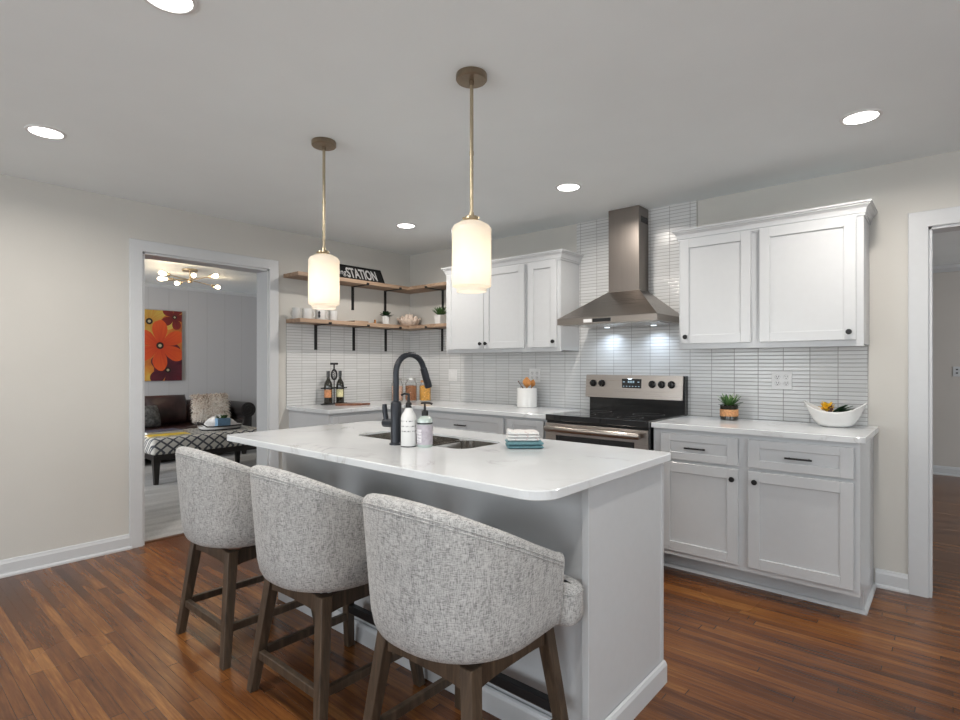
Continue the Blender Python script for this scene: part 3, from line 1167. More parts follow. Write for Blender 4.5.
# sink
t = thing('kitchen_sink', 'stainless steel double-bowl undermount sink in the island worktop', 'sink', (2.425, -2.075, 0.69))
for x0, x1, nm in ((SX0 + 0.003, 2.550, 'bowl'), (2.566, SX1 - 0.003, 'bowl')):
    bm = B()
    rr_ = [(0.0, CT - 0.009), (0.0, 0.80), (0.012, 0.715), (0.05, 0.702)]
    rings = [[(x, y, z) for x, y in rrect(x0 + i, x1 - i, SY0 + 0.003 + i, SY1 - 0.003 - i, max(0.066 - i, 0.02))] for i, z in rr_]
    loft(bm, rings, False, True)
    rings = [[(x, y, z) for x, y in rrect(x0 - 0.002 + i, x1 + 0.002 - i, SY0 + 0.001 + i, SY1 - 0.001 - i, max(0.067 - i, 0.02))] for i, z in [(a, b - 0.003) for a, b in rr_]]
    loft(bm, rings, False, True)
    b_ = obj(nm, bm, 'sink_steel', t, True)
    bm = B()
    lathe(bm, [(0, 0), (0.04, 0), (0.043, 0.003), (0.0, 0.003)], ((x0 + x1) / 2, (SY0 + SY1) / 2, 0.702), 24)
    obj('drain', bm, 'lid_metal', b_, True)
bm = B()
box(bm, 2.548, 2.568, SY0 + 0.003, SY1 - 0.003, 0.80, CT - 0.014, 0.004, 2)
obj('divider', bm, 'lid_metal', t, True)

# faucet
fx, fy = 2.474, -2.305
t = thing('kitchen_faucet', 'matte black gooseneck pull-down faucet on the island worktop', 'faucet', (fx, fy, CT))
bm = B()
lathe(bm, [(0, 0), (0.030, 0), (0.030, 0.006), (0.0245, 0.010), (0.0245, 0.185), (0.020, 0.193), (0.0145, 0.196), (0, 0.196)], (fx, fy, CT), 28)
obj('body', bm, 'matte_black', t, True)
bm = B()
rad, zc = 0.080, 1.256
pts = [(fx, fy, CT + 0.19), (fx, fy, 1.20)]
for i in range(0, 19):
    a = PI - PI * i / 18 * 0.93
    pts.append((fx + 0.01 * i / 18, fy + rad + rad * math.cos(a), zc + rad * math.sin(a)))
tube(bm, pts, 0.0135, 16)
obj('spout', bm, 'matte_black', t, True)
ex = pts[-1]
bm = B()
d = Vector((0.006, 0.030, -0.092))
e0 = Vector(ex)
tube(bm, [e0 + d * q for q in (0.0, 0.02, 0.25, 0.95, 1.0)], 0.018, 16, radii=[0.0145, 0.0165, 0.0170, 0.0180, 0.016])
obj('spray_head', bm, 'matte_black', t, True)
bm = B()
tube(bm, [(fx - 0.02, fy, 1.024), (fx - 0.045, fy - 0.002, 1.024), (fx - 0.075, fy - 0.004, 1.024)], 0.020, 16)
tube(bm, [(fx - 0.062, fy - 0.004, 1.03), (fx - 0.072, fy - 0.004, 1.07), (fx - 0.076, fy - 0.004, 1.108)], 0.009, 10, radii=[0.012, 0.012, 0.011])
obj('lever', bm, 'matte_black', t, True)

# soap bottles
bx, by = 2.556, -2.303
t = thing('spray_bottle', 'white soap bottle with black pump and black printing right beside the faucet', 'bottle', (bx, by, CT))
bm = B()
lathe(bm, [(0, 0), (0.032, 0), (0.034, 0.004), (0.034, 0.125), (0.030, 0.140), (0.016, 0.162), (0.013, 0.168), (0.013, 0.176), (0, 0.176)], (bx, by, CT), 28)
bt = obj('bottle', bm, 'bottle_print', t, True)
bm = B()
lathe(bm, [(0, 0), (0.0345, 0), (0.0345, 0.004), (0, 0.004)], (bx, by, CT + 0.0002), 28)
obj('base_ring', bm, 'dark_print', bt, True)
bm = B()
lathe(bm, [(0, 0.170), (0.014, 0.170), (0.014, 0.190), (0.007, 0.196), (0.005, 0.232), (0, 0.232)], (bx, by, CT), 16)
tube(bm, [(bx, by, CT + 0.228), (bx - 0.012, by - 0.014, CT + 0.232), (bx - 0.022, by - 0.024, CT + 0.224)], 0.005, 8)
obj('pump', bm, 'black_metal', t, True)
bm = B()
tube(bm, [(bx - 0.012, by, CT + 0.182), (bx - 0.028, by, CT + 0.172), (bx - 0.026, by, CT + 0.15)], 0.0015, 6)
obj('wire_clasp', bm, 'lid_metal', t, True)
bm = B()
tube(bm, [(bx + 0.012, by, CT + 0.182), (bx + 0.028, by, CT + 0.172), (bx + 0.026, by, CT + 0.15)], 0.0015, 6)
obj('wire_clasp', bm, 'lid_metal', t, True)
bx, by = 2.617, -2.263
t = thing('soap_dispenser', 'pale green hand soap dispenser with lilac label and black pump', 'bottle', (bx, by, CT))
bm = B()
lathe(bm, [(0, 0), (0.031, 0), (0.034, 0.005), (0.034, 0.112), (0.031, 0.124), (0.018, 0.134), (0.013, 0.136), (0, 0.136)], (bx, by, CT), 28)
bt = obj('bottle', bm, 'mint_soap', t, True)
bm = B()
lathe(bm, [(0.0346, 0.012), (0.0346, 0.098), (0.0340, 0.098), (0.0340, 0.012)], (bx, by, CT), 28, close=True)
lb = obj('label_wrap', bm, 'lilac_label', bt, True)
bm = B()
lathe(bm, [(0.0350, 0.100), (0.0350, 0.107), (0.0338, 0.107), (0.0338, 0.100)], (bx, by, CT), 28, close=True)
obj('black_band', bm, 'dark_print', bt, True)
bm = B()
n = 8
for zz0, zz1 in ((0.022, 0.078),):
    a0, a1 = R(228), R(292)
    vv = [[bm.verts.new((bx + 0.0353 * math.cos(a0 + (a1 - a0) * i / n), by + 0.0353 * math.sin(a0 + (a1 - a0) * i / n), CT + z)) for i in range(n + 1)] for z in (zz0, zz1)]
    for i in range(n):
        bm.faces.new((vv[0][i], vv[0][i + 1], vv[1][i + 1], vv[1][i]))
obj('label_text', bm, 'label_print', bt, True)
bm = B()
lathe(bm, [(0, 0.134), (0.0145, 0.134), (0.0145, 0.156), (0.006, 0.160), (0.0045, 0.188), (0, 0.188)], (bx, by, CT), 16)
tube(bm, [(bx - 0.014, by - 0.010, CT + 0.190), (bx, by, CT + 0.193), (bx + 0.018, by + 0.014, CT + 0.191), (bx + 0.026, by + 0.021, CT + 0.186)], 0.0048, 8)
obj('pump', bm, 'black_metal', t, True)


# towels
def folded(name, label, cx, cy, z0, sx, sy, hs, mat, rz, wob):
    bm = B()
    z = z0
    for i, h in enumerate(hs):
        nx, ny = 14, 10
        ins = 0.004 * random.random()
        g = {}
        for s in (0, 1):
            for a in range(nx + 1):
                for b in range(ny + 1):
                    u, v = a / nx - 0.5, b / ny - 0.5
                    e = 0.5 - max(abs(u), abs(v))
                    dz = h / 2 * min(1.0, 0.35 + e * 14)
                    zz = z + h / 2 + (dz if s else -dz)
                    if s and i == len(hs) - 1:
                        zz += wob * (math.sin(u * 9 + 1) * 0.5 + 0.5) * max(0, -u * 2)
                    g[s, a, b] = bm.verts.new((u * (sx - ins * 2) + 0.0015 * math.sin(v * 20 + i), v * (sy - ins * 2) + 0.0015 * math.sin(u * 17 + i), zz))
        for a in range(nx):
            for b in range(ny):
                bm.faces.new((g[1, a, b], g[1, a + 1, b], g[1, a + 1, b + 1], g[1, a, b + 1]))
                bm.faces.new((g[0, a, b + 1], g[0, a + 1, b + 1], g[0, a + 1, b], g[0, a, b]))
        for a in range(nx):
            bm.faces.new((g[0, a, 0], g[0, a + 1, 0], g[1, a + 1, 0], g[1, a, 0]))
            bm.faces.new((g[1, a, ny], g[1, a + 1, ny], g[0, a + 1, ny], g[0, a, ny]))
        for b in range(ny):
            bm.faces.new((g[1, 0, b], g[1, 0, b + 1], g[0, 0, b + 1], g[0, 0, b]))
            bm.faces.new((g[0, nx, b], g[0, nx, b + 1], g[1, nx, b + 1], g[1, nx, b]))
        z += h
    bm.transform(Matrix.Translation((cx, cy, 0)) @ Matrix.Rotation(rz, 4, 'Z'))
    o = obj(name, bm, mat, None, True)
    return tag(o, label, 'towel')


folded('folded_towel', 'folded teal terry towel at the bottom of the stack on the island', 2.955, -1.990, CT, 0.155, 0.125, [0.015, 0.015], 'teal_cloth', R(43), 0)
folded('folded_towel', 'folded white striped towel lying on top of the teal one', 2.944, -1.986, CT + 0.030, 0.138, 0.11, [0.015, 0.013, 0.012], 'striped_towel', R(41), 0.014)


# ------------------------------------------------------------------ bar stools
def make_stool(cx, cy, label, group):
    t = thing('bar_stool', label, 'bar stool', (cx, cy, 0), 0, group)

    def W(x, y, z):
        return (cx + x, cy + y, z)
    ft, tp, zt = 0.236, 0.174, 0.470
    for sx in (-1, 1):
        for sy in (-1, 1):
            bm = B()
            beam(bm, W(sx * ft, sy * 0.230, 0.0), W(sx * tp, sy * tp, zt), 0.0175, 0.0225)
            bmesh.ops.bevel(bm, geom=bm.edges[:], offset=0.002, segments=1, affect='EDGES')
            obj('leg', bm, 'stool_wood', t)
    # apron rails with an arched lower edge
    bm = B()
    for k in range(4):
        n = 12
        outl = []
        for i in range(n + 1):
            u = -tp + 0.02 + (2 * tp - 0.04) * i / n
            zz = 0.406 + 0.008 * (1 - (abs(u) / (tp - 0.02)) ** 4)
            outl.append((u, zz))
        outl += [(tp - 0.02, zt), (-tp + 0.02, zt)]
        m_ = Matrix.Translation((cx, cy, 0)) @ Matrix.Rotation(k * PI / 2, 4, 'Z')
        loft(bm, [[m_ @ Vector((u, -tp - 0.018, z)) for u, z in outl], [m_ @ Vector((u, -tp + 0.002, z)) for u, z in outl]])
    obj('apron', bm, 'stool_wood', t)
    bm = B()
    lathe(bm, [(0, 0.470), (0.15, 0.470), (0.15, 0.483), (0, 0.483)], (cx, cy, 0), 32)
    obj('swivel_plate', bm, 'black_metal', t, True)
    # stretchers
    def at(z):
        return ft + (tp - ft) * z / zt, 0.230 + (tp - 0.230) * z / zt
    for z, side in ((0.150, 'b'), (0.175, 'l'), (0.175, 'r'), (0.190, 'f')):
        ax, ay = at(z)
        bm = B()
        if side == 'b':
            box(bm, cx - ax, cx + ax, cy - ay - 0.012, cy - ay + 0.012, z - 0.020, z + 0.014, 0.002, 1)
        elif side == 'f':
            box(bm, cx - ax, cx + ax, cy + ay - 0.012, cy + ay + 0.012, z - 0.020, z + 0.014, 0.002, 1)
        else:
            s = -1 if side == 'l' else 1
            box(bm, cx + s * ax - 0.011, cx + s * ax + 0.011, cy - ay, cy + ay, z - 0.040, z - 0.008, 0.002, 1)
        st = obj('stretcher', bm, 'stool_wood', t)
        if side == 'f':
            bm = B()
            box(bm, cx - ax + 0.02, cx + ax - 0.02, cy + ay - 0.0145, cy + ay + 0.0145, z - 0.016, z + 0.018, 0.002, 1)
            obj('footrest_plate', bm, 'black_metal', st, label='black metal footrest plate')
    # upholstered barrel shell
    yo = -0.02
    z0 = 0.484
    NT, NS = 44, 10

    def plan(u, h, inset):
        """u in [-1,1] runs from the left arm end round the back to the right arm end; h height fraction"""
        g = min(1, h * 1.15) ** 0.8
        a = 0.262 + 0.028 * g - inset
        b = 0.258 + 0.034 * g - inset
        yf = 0.158
        s = abs(u)
        sg = 1 if u > 0 else -1
        cut = 0.70
        if s < cut:
            th = s / cut * PI / 2
            n = 2.35
            cs, sn = math.cos(th), math.sin(th)
            rr = (cs ** n + sn ** n) ** (-1 / n)
            return sg * a * rr * sn, -b * rr * cs
        f = (s - cut) / (1 - cut)
        return sg * (a - 0.006 * f), f * yf

    def ztop(u):
        y = plan(u, 1.0, 0.0)[1]
        return 0.716 + 0.455 * (0.158 - y)
    rings = []
    th = 0.052
    for i in range(NT + 1):
        u = -1 + 2 * i / NT
        zt_ = ztop(u)
        ring = []
        # outer face from bottom to top, rim, inner face down
        prof = [(0.030, -0.0), (0.010, 0.008), (0.0, 0.028)]
        for ins, dz in prof:
            x, y = plan(u, 0.0, ins)
            ring.append((x, y, z0 + dz))
        for k in range(1, NS + 1):
            f = k / NS
            z = z0 + 0.035 + (zt_ - 0.028 - z0 - 0.035) * f
            x, y = plan(u, (z - z0) / (0.93 - z0), 0.0)
            ring.append((x, y, z))
        htop = (zt_ - z0) / (0.93 - z0)
        for ins, dz in ((0.003, -0.012), (0.012, -0.003), (0.026, 0.0), (0.040, -0.003), (0.049, -0.012), (th, -0.03)):
            x, y = plan(u, htop, ins)
            ring.append((x, y, zt_ + dz))
        for k in range(1, 5):
            f = k / 4
            z = zt_ - 0.03 - (zt_ - 0.03 - z0 - 0.0) * f
            x, y = plan(u, (z - z0) / (0.93 - z0), th)
            ring.append((x, y, z))
        rings.append([Vector((cx + x, cy + yo + y, z)) for x, y, z in ring])
    # rounded arm fronts
    def endcap(ring, sgn):
        out = []
        c = sum(ring, Vector()) / len(ring)
        for f, dy in ((0.10, 0.010), (0.35, 0.018), (0.75, 0.022)):
            rr2 = []
            for p in ring:
                q = p.lerp(Vector((c.x, p.y, p.z)), f)
                zt_ = max(v.z for v in ring)
                q.z = p.z + (-0.012 * f if p.z > zt_ - 0.02 else 0)
                q.y += dy
                rr2.append(q)
            out.append(rr2)
        return out
    e0 = endcap(rings[0], -1)
    e1 = endcap(rings[-1], 1)
    rings = e0[::-1] + rings + e1
    bm = B()
    loft(bm, rings)
    obj('backrest', bm, 'heathered_linen', t, 'all')
    # stitched welt below the rim on the outside
    bm = B()
    for dz in (0.026, 0.036):
        pts = []
        for i in range(NT + 1):
            u = -1 + 2 * i / NT
            zt_ = ztop(u) - dz
            x, y = plan(u, (zt_ - z0) / (0.93 - z0), -0.0004)
            pts.append((cx + x, cy + yo + y, zt_))
        tube(bm, pts, 0.0016, 5)
    for s in (-1, 1):
        pts = []
        for i in range(9):
            z = z0 + 0.03 + (ztop(1) - 0.05 - z0 - 0.03) * i / 8
            x, y = plan(s * 0.985, (z - z0) / (0.93 - z0), -0.0004)
            pts.append((cx + x, cy + yo + y, z))
        tube(bm, pts, 0.0018, 5)
    obj('piping', bm, 'heathered_linen', t, True)
    # seat cushion, wider in front of the arms
    def seat_plan(i):
        pts = rrect(-0.205 + i, 0.205 - i, -0.19 + i, 0.12, 0, 8, (max(0.13 - i, .02), max(0.13 - i, .02), 0.0, 0.0))
        k = len(pts) // 2
        back = pts[:k]
        r_ = 0.055 - i * 0.3
        x1, y0, y1 = 0.284 - i, 0.190 + i * 0.3, 0.297 - i
        fr_ = [(0.205 - i, 0.12), (0.205 - i, 0.172 + i * 0.3)]
        fr_ += [(x1 - 0.02 + 0.02 * math.sin(a), y0 + 0.02 - 0.02 * math.cos(a)) for a in [R(q) for q in (0, 45, 90)]]
        fr_ += [(x1 - r_ + r_ * math.cos(a), y1 - r_ + r_ * math.sin(a)) for a in [R(q) for q in (0, 22, 45, 67, 90)]]
        return back + fr_ + [(-x, y) for x, y in fr_[::-1]]
    bm = B()
    rr_ = []
    for ins, z in ((0.02, 0.474), (0.005, 0.484), (0.0, 0.505), (0.0, 0.570), (0.006, 0.590), (0.024, 0.603), (0.08, 0.612), (0.14, 0.616)):
        rr_.append([(cx + x, cy + yo + y, z) for x, y in seat_plan(ins)])
    loft(bm, rr_)
    cs = obj('seat', bm, 'heathered_linen', t, 'all')
    bm = B()
    pts = [(cx + x, cy + yo + y, 0.578) for x, y in seat_plan(0.0005)]
    tube(bm, pts + [pts[0]], 0.0022, 5)
    obj('piping', bm, 'heathered_linen', cs, True)
    return t


G = 'bar stools along the island'
st = make_stool(1.792, -2.640, 'farthest grey upholstered barrel-back bar stool, nearest the living room opening', G)
dup(st, (2.505, -2.640, 0), 0.0, 'middle grey upholstered barrel-back bar stool between the two others', G)
dup(st, (3.205, -2.640, 0), 0.0, 'nearest grey upholstered barrel-back bar stool, at the near island corner', G)


# ------------------------------------------------------------------ pendants
def pendant(px, py, label):
    t = thing('pendant_light', label, 'pendant light', (px, py, 1.57), 0, 'pendant lights over the island')
    bm = B()
    lathe(bm, [(0, H), (0.060, H), (0.062, H - 0.004), (0.062, H - 0.022), (0.058, H - 0.027), (0.010, H - 0.028), (0.010, H - 0.045), (0, H - 0.045)], (px, py, 0), 36)
    obj('canopy', bm, 'bronze_disc', t, True)
    bm = B()
    cyl(bm, (px, py, 1.880), (px, py, H - 0.027), 0.0072, n=12)
    cyl(bm, (px, py, 2.122), (px, py, 2.138), 0.0088, n=12)
    obj('rod', bm, 'champagne', t, True)
    bm = B()
    lathe(bm, [(0, 1.896), (0.009, 1.896), (0.011, 1.882), (0.027, 1.878), (0.029, 1.868), (0.022, 1.861), (0.022, 1.81), (0, 1.81)], (px, py, 0), 24)
    for a in (0, 2.1, 4.2):
        cyl(bm, (px + 0.026 * math.cos(a), py + 0.026 * math.sin(a), 1.869), (px + 0.038 * math.cos(a), py + 0.038 * math.sin(a), 1.869), 0.0045, n=8)
    obj('socket_cap', bm, 'champagne', t, True)
    bm = B()
    prof = [(0.024, 1.860), (0.045, 1.856), (0.070, 1.842), (0.079, 1.828), (0.0785, 1.812), (0.0785, 1.610), (0.077, 1.600), (0.064, 1.595), (0.060, 1.591), (0.060, 1.579),
            (0.057, 1.579), (0.057, 1.593), (0.075, 1.605), (0.075, 1.613), (0.075, 1.812), (0.068, 1.838), (0.044, 1.852), (0.024, 1.856)]
    lathe(bm, prof, (px, py, 0), 40, close=True)
    obj('shade', bm, 'opal_glass', t, True)
    bm = B()
    lathe(bm, [(0, 1.710), (0.018, 1.716), (0.028, 1.740), (0.024, 1.770), (0.012, 1.800), (0.012, 1.815), (0, 1.815)], (px, py, 0), 16)
    obj('bulb', bm, 'bulb_hot', t, True)
    l = bpy.data.lights.new('pendant_bulb', 'POINT')
    l.energy = 0.7
    l.color = (1.0, 0.88, 0.74)
    l.shadow_soft_size = 0.03
    lo = bpy.data.objects.new('pendant_bulb', l)
    C.objects.link(lo)
    lo.location = (px, py, 1.665)


pendant(2.920, -2.295, 'brass and opal glass cylinder pendant nearer the camera, hanging lower right')
pendant(1.905, -2.305, 'brass and opal glass cylinder pendant farther away, in front of the wooden shelves')

# opal glass: translucent
m = M['opal_glass']
nt = m.node_tree
b = nt.nodes['Principled BSDF']
setp(b, Roughness=0.25)
tr = nt.nodes.new('ShaderNodeBsdfTranslucent')
tr.inputs[0].default_value = (0.95, 0.90, 0.82, 1)
mx = nt.nodes.new('ShaderNodeMixShader')
mx.inputs[0].default_value = 0.45
nt.links.new(b.outputs[0], mx.inputs[1])
nt.links.new(tr.outputs[0], mx.inputs[2])
nt.links.new(mx.outputs[0], nt.nodes['Material Output'].inputs[0])

# ------------------------------------------------------------------ recessed lights
LX = [(0.961, -3.273, 'recessed ceiling downlight at the left, above the stools side'),
      (2.504, -3.262, 'recessed ceiling downlight at the top edge of the view'),
      (0.931, -0.880, 'smallest recessed ceiling downlight, near the corner shelves'),
      (2.477, -0.850, 'recessed ceiling downlight in front of the range hood'),
      (4.046, -0.828, 'recessed ceiling downlight at the right, by the right wall cabinet'),
      (4.046, -3.25, 'recessed ceiling downlight over the open floor right of the island')]
proto = None
for x, y, lab in LX:
    if proto is None:
        proto = thing('downlight', lab, 'recessed light', (x, y, H - 0.006), 0, 'recessed ceiling downlights')
        bm = B()
        lathe(bm, [(0.066, -0.001), (0.070, -0.006), (0.082, -0.004), (0.084, 0.0), (0.066, 0.0)], (x, y, H), 40, close=True)
        obj('trim_ring', bm, 'white_plastic', proto, True)
        bm = B()
        lathe(bm, [(0, -0.003), (0.067, -0.003), (0.067, -0.001), (0, -0.001)], (x, y, H), 40)
        obj('lens', bm, 'downlight_lens', proto, True)
    else:
        dup(proto, (x, y, H - 0.006), None, lab)
    l = bpy.data.lights.new('downlight_lamp', 'AREA')
    l.shape = 'DISK'
    l.size = 0.13
    l.energy = 13.0
    l.color = (1.0, 0.93, 0.85)
    l.spread = R(165)
    lo = bpy.data.objects.new('downlight_lamp', l)
    C.objects.link(lo)
    lo.location = (x, y, H - 0.012)


# ------------------------------------------------------------------ corner shelves
def corner_shelf(label, zb, y0, br_x, br_y, x1=0.826, dep=0.235, th=0.032, off=0.0002):
    t = thing('corner_shelf', label, 'shelf', (0.12, -0.12, zb))
    bm = B()
    o = off
    prism(bm, [(o, y0), (dep, y0), (dep, -dep), (x1, -dep), (x1, -o), (o, -o)], zb, zb + th, 0.002)
    obj('board', bm, 'shelf_wood', t)
    w = 0.014
    for y in br_x:
        bm = B()
        x = off
        box(bm, x, x + 0.006, y - w, y + w, zb - 0.225, zb - 0.0005)
        box(bm, x, dep + 0.006, y - w, y + w, zb - 0.006, zb - 0.0005)
        box(bm, dep + 0.0005, dep + 0.006, y - w, y + w, zb - 0.006, zb + 0.014)
        obj('bracket', bm, 'black_metal', t)
    for xx in br_y:
        bm = B()
        y = -off
        box(bm, xx - w, xx + w, y - 0.006, y, zb - 0.225, zb - 0.0005)
        box(bm, xx - w, xx + w, -dep - 0.006, y, zb - 0.006, zb - 0.0005)
        box(bm, xx - w, xx + w, -dep - 0.006, -dep - 0.0005, zb - 0.006, zb + 0.014)
        obj('bracket', bm, 'black_metal', t)
    return t


corner_shelf('upper L-shaped wooden corner shelf holding the black sign', 2.038, -1.455, (-1.146, -0.737, -0.339), (0.492,))
corner_shelf('lower L-shaped wooden corner shelf with mugs and small plants above the tile', 1.6485, -1.436, (-1.146, -0.731, -0.339), (0.492,), off=0.0085)
ZS = 1.6485 + 0.032

# sign
t = thing('wooden_sign', 'black rectangular sign with white lettering leaning on the upper shelf', 'sign', (0.10, -0.78, 2.070))
th_ = math.atan2(0.085, 0.165)
# local frame: u along +Y, v up the leaning board, n toward the room
mw = Matrix(((0, -math.sin(th_), math.cos(th_), 0.125), (1, 0, 0, -1.195), (0, math.cos(th_), math.sin(th_), 2.0775), (0, 0, 0, 1)))
SL, SH = 0.755, 0.165
bm = B()
box(bm, 0, SL, 0.0, SH, -0.016, 0.0, 0.001, 1)
bm.transform(mw)
obj('board', bm, 'black_metal', t)
bm = B()
for a0, a1, b0, b1 in ((0, SL, 0, 0.008), (0, SL, SH - 0.008, SH), (0, 0.008, 0.008, SH - 0.008), (SL - 0.008, SL, 0.008, SH - 0.008)):
    box(bm, a0, a1, b0, b1, 0.0, 0.004)
bm.transform(mw)
obj('frame', bm, 'black_enamel', t)
text_obj('lettering', 'STATION', 0.152, 'white_plastic', t, mw @ Matrix.Translation((0.325, 0.032, 0.001)), 0.0008, 0.56, 0.0, 0.003)
text_obj('script_lettering', 'ing', 0.085, 'white_plastic', t, mw @ Matrix.Translation((0.232, 0.052, 0.001)), 0.0008, 0.85, 0.35, 0.0)


# mugs
def mug(cx, cy, z, r, h, mat, rz, label):
    t = thing('mug', label, 'mug', (cx, cy, z), 0, 'mugs on the lower shelf')
    bm = B()
    lathe(bm, [(0, 0), (r * 0.9, 0), (r, 0.006), (r, h), (r - 0.004, h), (r - 0.004, 0.008), (0, 0.008)], (cx, cy, z), 24)
    obj('cup', bm, mat, t, True)
    bm = B()
    c, s = math.cos(rz), math.sin(rz)
    pts = []
    for i in range(9):
        a = -PI / 2 + PI * i / 8
        q = r - 0.003 + 0.026 * math.cos(a)
        pts.append((cx + c * q, cy + s * q, z + h * 0.5 + h * 0.3 * math.sin(a)))
    tube(bm, pts, 0.0045, 8)
    obj('handle', bm, mat, t, True)
    return t


mug(0.11, -1.395, ZS, 0.036, 0.095, 'grey_ceramic', R(200), 'grey mug at the far left end of the lower shelf')
mug(0.12, -1.300, ZS, 0.042, 0.095, 'white_ceramic', R(60), 'plain white mug second from the left end of the lower shelf')
mg = mug(0.13, -1.175, ZS, 0.044, 0.098, 'white_ceramic', R(70), 'white mug with a dark printed motif below the farther pendant')
bm = B()
n = 8
a0, a1 = R(-62), R(-30)
vv = []
for k, z in enumerate((0.02, 0.035, 0.05, 0.065, 0.08)):
    wd = (0.5, 1.0, 0.6, 0.9, 0.3)[k]
    am = (a0 + a1) / 2
    vv.append([bm.verts.new((0.13 + 0.0445 * math.cos(am + (a1 - a0) * wd * (i / n - 0.5)), -1.175 + 0.0445 * math.sin(am + (a1 - a0) * wd * (i / n - 0.5)), ZS + z)) for i in range(n + 1)])
for a, b in zip(vv, vv[1:]):
    for i in range(n):
        bm.faces.new((a[i], a[i + 1], b[i + 1], b[i]))
obj('motif', bm, 'dark_print', mg.children[0], True, label='dark printed motif')
mug(0.13, -1.045, ZS, 0.040, 0.092, 'white_ceramic', R(250), 'white mug rightmost in the row of mugs on the lower shelf')

# small tray
bm = B()
box(bm, 0.07, 0.20, -0.86, -0.70, ZS, ZS + 0.006, 0.002, 1)
box(bm, 0.07, 0.20, -0.86, -0.853, ZS, ZS + 0.016, 0.001, 1)
box(bm, 0.07, 0.20, -0.707, -0.70, ZS, ZS + 0.016, 0.001, 1)
box(bm, 0.07, 0.077, -0.86, -0.70, ZS, ZS + 0.016, 0.001, 1)
box(bm, 0.193, 0.20, -0.86, -0.70, ZS, ZS + 0.016, 0.001, 1)
tag(obj('wooden_tray', bm, 'shelf_wood'), 'small flat wooden tray in the middle of the lower shelf', 'tray')
# little figurine
bm = B()
lathe(bm, [(0, 0), (0.013, 0), (0.016, 0.010), (0.012, 0.022), (0.007, 0.028), (0.010, 0.036), (0.007, 0.046), (0, 0.050)], (0.10, -0.545, ZS), 16)
tag(obj('figurine', bm, 'spoon_wood', None, True), 'tiny brown wooden figurine beside the white potted plant on the lower shelf', 'figurine')


def leaf(bm, base, d, L, wd, bend=0.3, n=6, thick=0.0015, up=(0, 0, 1)):
    """pointed curved leaf"""
    d = Vector(d).normalized()
    side = d.cross(Vector(up))
    if side.length < 1e-3:
        side = Vector((1, 0, 0))
    side.normalize()
    nn = side.cross(d).normalized()
    rings = []
    for i in range(n + 1):
        f = i / n
        p = Vector(base) + d * (L * f) + Vector((0, 0, -1)) * (bend * L * f * f)
        wv = wd * math.sin(PI * min(0.98, 0.12 + 0.86 * f)) ** 0.8
        tt = thick + wd * 0.12 * (1 - f)
        rings.append([p + side * wv / 2, p + nn * tt, p - side * wv / 2, p - nn * tt])
    loft(bm, rings)


# shelf plant 1: white pot with dark rosette
px, py = 0.150, -0.450
t = thing('potted_plant', 'dark flat-leaved succulent in a white pot on the lower shelf, left of the shell', 'potted plant', (px, py, ZS))
bm = B()
lathe(bm, [(0, 0), (0.034, 0), (0.045, 0.080), (0.045, 0.085), (0.041, 0.085), (0.040, 0.074), (0, 0.074)], (px, py, ZS), 8)
obj('pot', bm, 'white_ceramic', t)
bm = B()
for i in range(16):
    a = i * 2.4
    el = 0.15 + 0.05 * i
    leaf(bm, (px, py, ZS + 0.076 + 0.0020 * i), (math.cos(a), math.sin(a), el * 1.2), 0.092 - 0.003 * i, 0.044, 0.12)
obj('foliage', bm, 'dark_leaf', t, True)
# shelf plant 2
px, py = 0.590, -0.135
t = thing('potted_plant', 'spiky green succulent in a white square pot at the right end of the lower shelf', 'potted plant', (px, py, ZS))
bm = B()
loft(bm, [[(px + q[0] * s, py + q[1] * s, ZS + z) for q in ((-1, -1), (1, -1), (1, 1), (-1, 1))] for s, z in ((0.036, 0), (0.043, 0.090), (0.039, 0.090), (0.037, 0.078))])
obj('pot', bm, 'white_ceramic', t)
bm = B()
for i in range(34):
    a = i * 2.4
    e = 0.5 + 1.6 * (i / 34)
    leaf(bm, (px, py, ZS + 0.076), (math.cos(a), math.sin(a), e), 0.115, 0.019, 0.05)
obj('foliage', bm, 'leaf', t, True)
# shell / lotus shaped ornament in the corner
px, py = 0.128, -0.128
t = thing('shell_ornament', 'pinkish petal-shaped ornament standing in the corner of the lower shelf', 'ornament', (px, py, ZS))
bm = B()
for ring_, (cnt, r0, hh, tilt) in enumerate(((12, 0.120, 0.085, 1.1), (9, 0.080, 0.105, 0.7), (6, 0.036, 0.125, 0.3))):
    for k in range(cnt):
        a = 2 * PI * k / cnt + ring_ * 0.3
        dx, dy = math.cos(a), math.sin(a)
        c0 = Vector((px + dx * r0 * 0.5, py + dy * r0 * 0.5, ZS + 0.002))
        rings = []
        for i in range(6):
            f = i / 5
            rad_ = 0.029 * math.sin(PI * (0.12 + 0.80 * f)) + 0.0012
            p = c0 + Vector((dx * tilt * 0.055 * f, dy * tilt * 0.055 * f, hh * f))
            rings.append([p + Vector((-dy * math.cos(b_) * rad_ + dx * math.sin(b_) * rad_ * 0.6, dx * math.cos(b_) * rad_ + dy * math.sin(b_) * rad_ * 0.6, 0.0)) for b_ in [2 * PI * j / 8 for j in range(8)]])
        loft(bm, rings)
obj('petals', bm, 'shell', t, True)

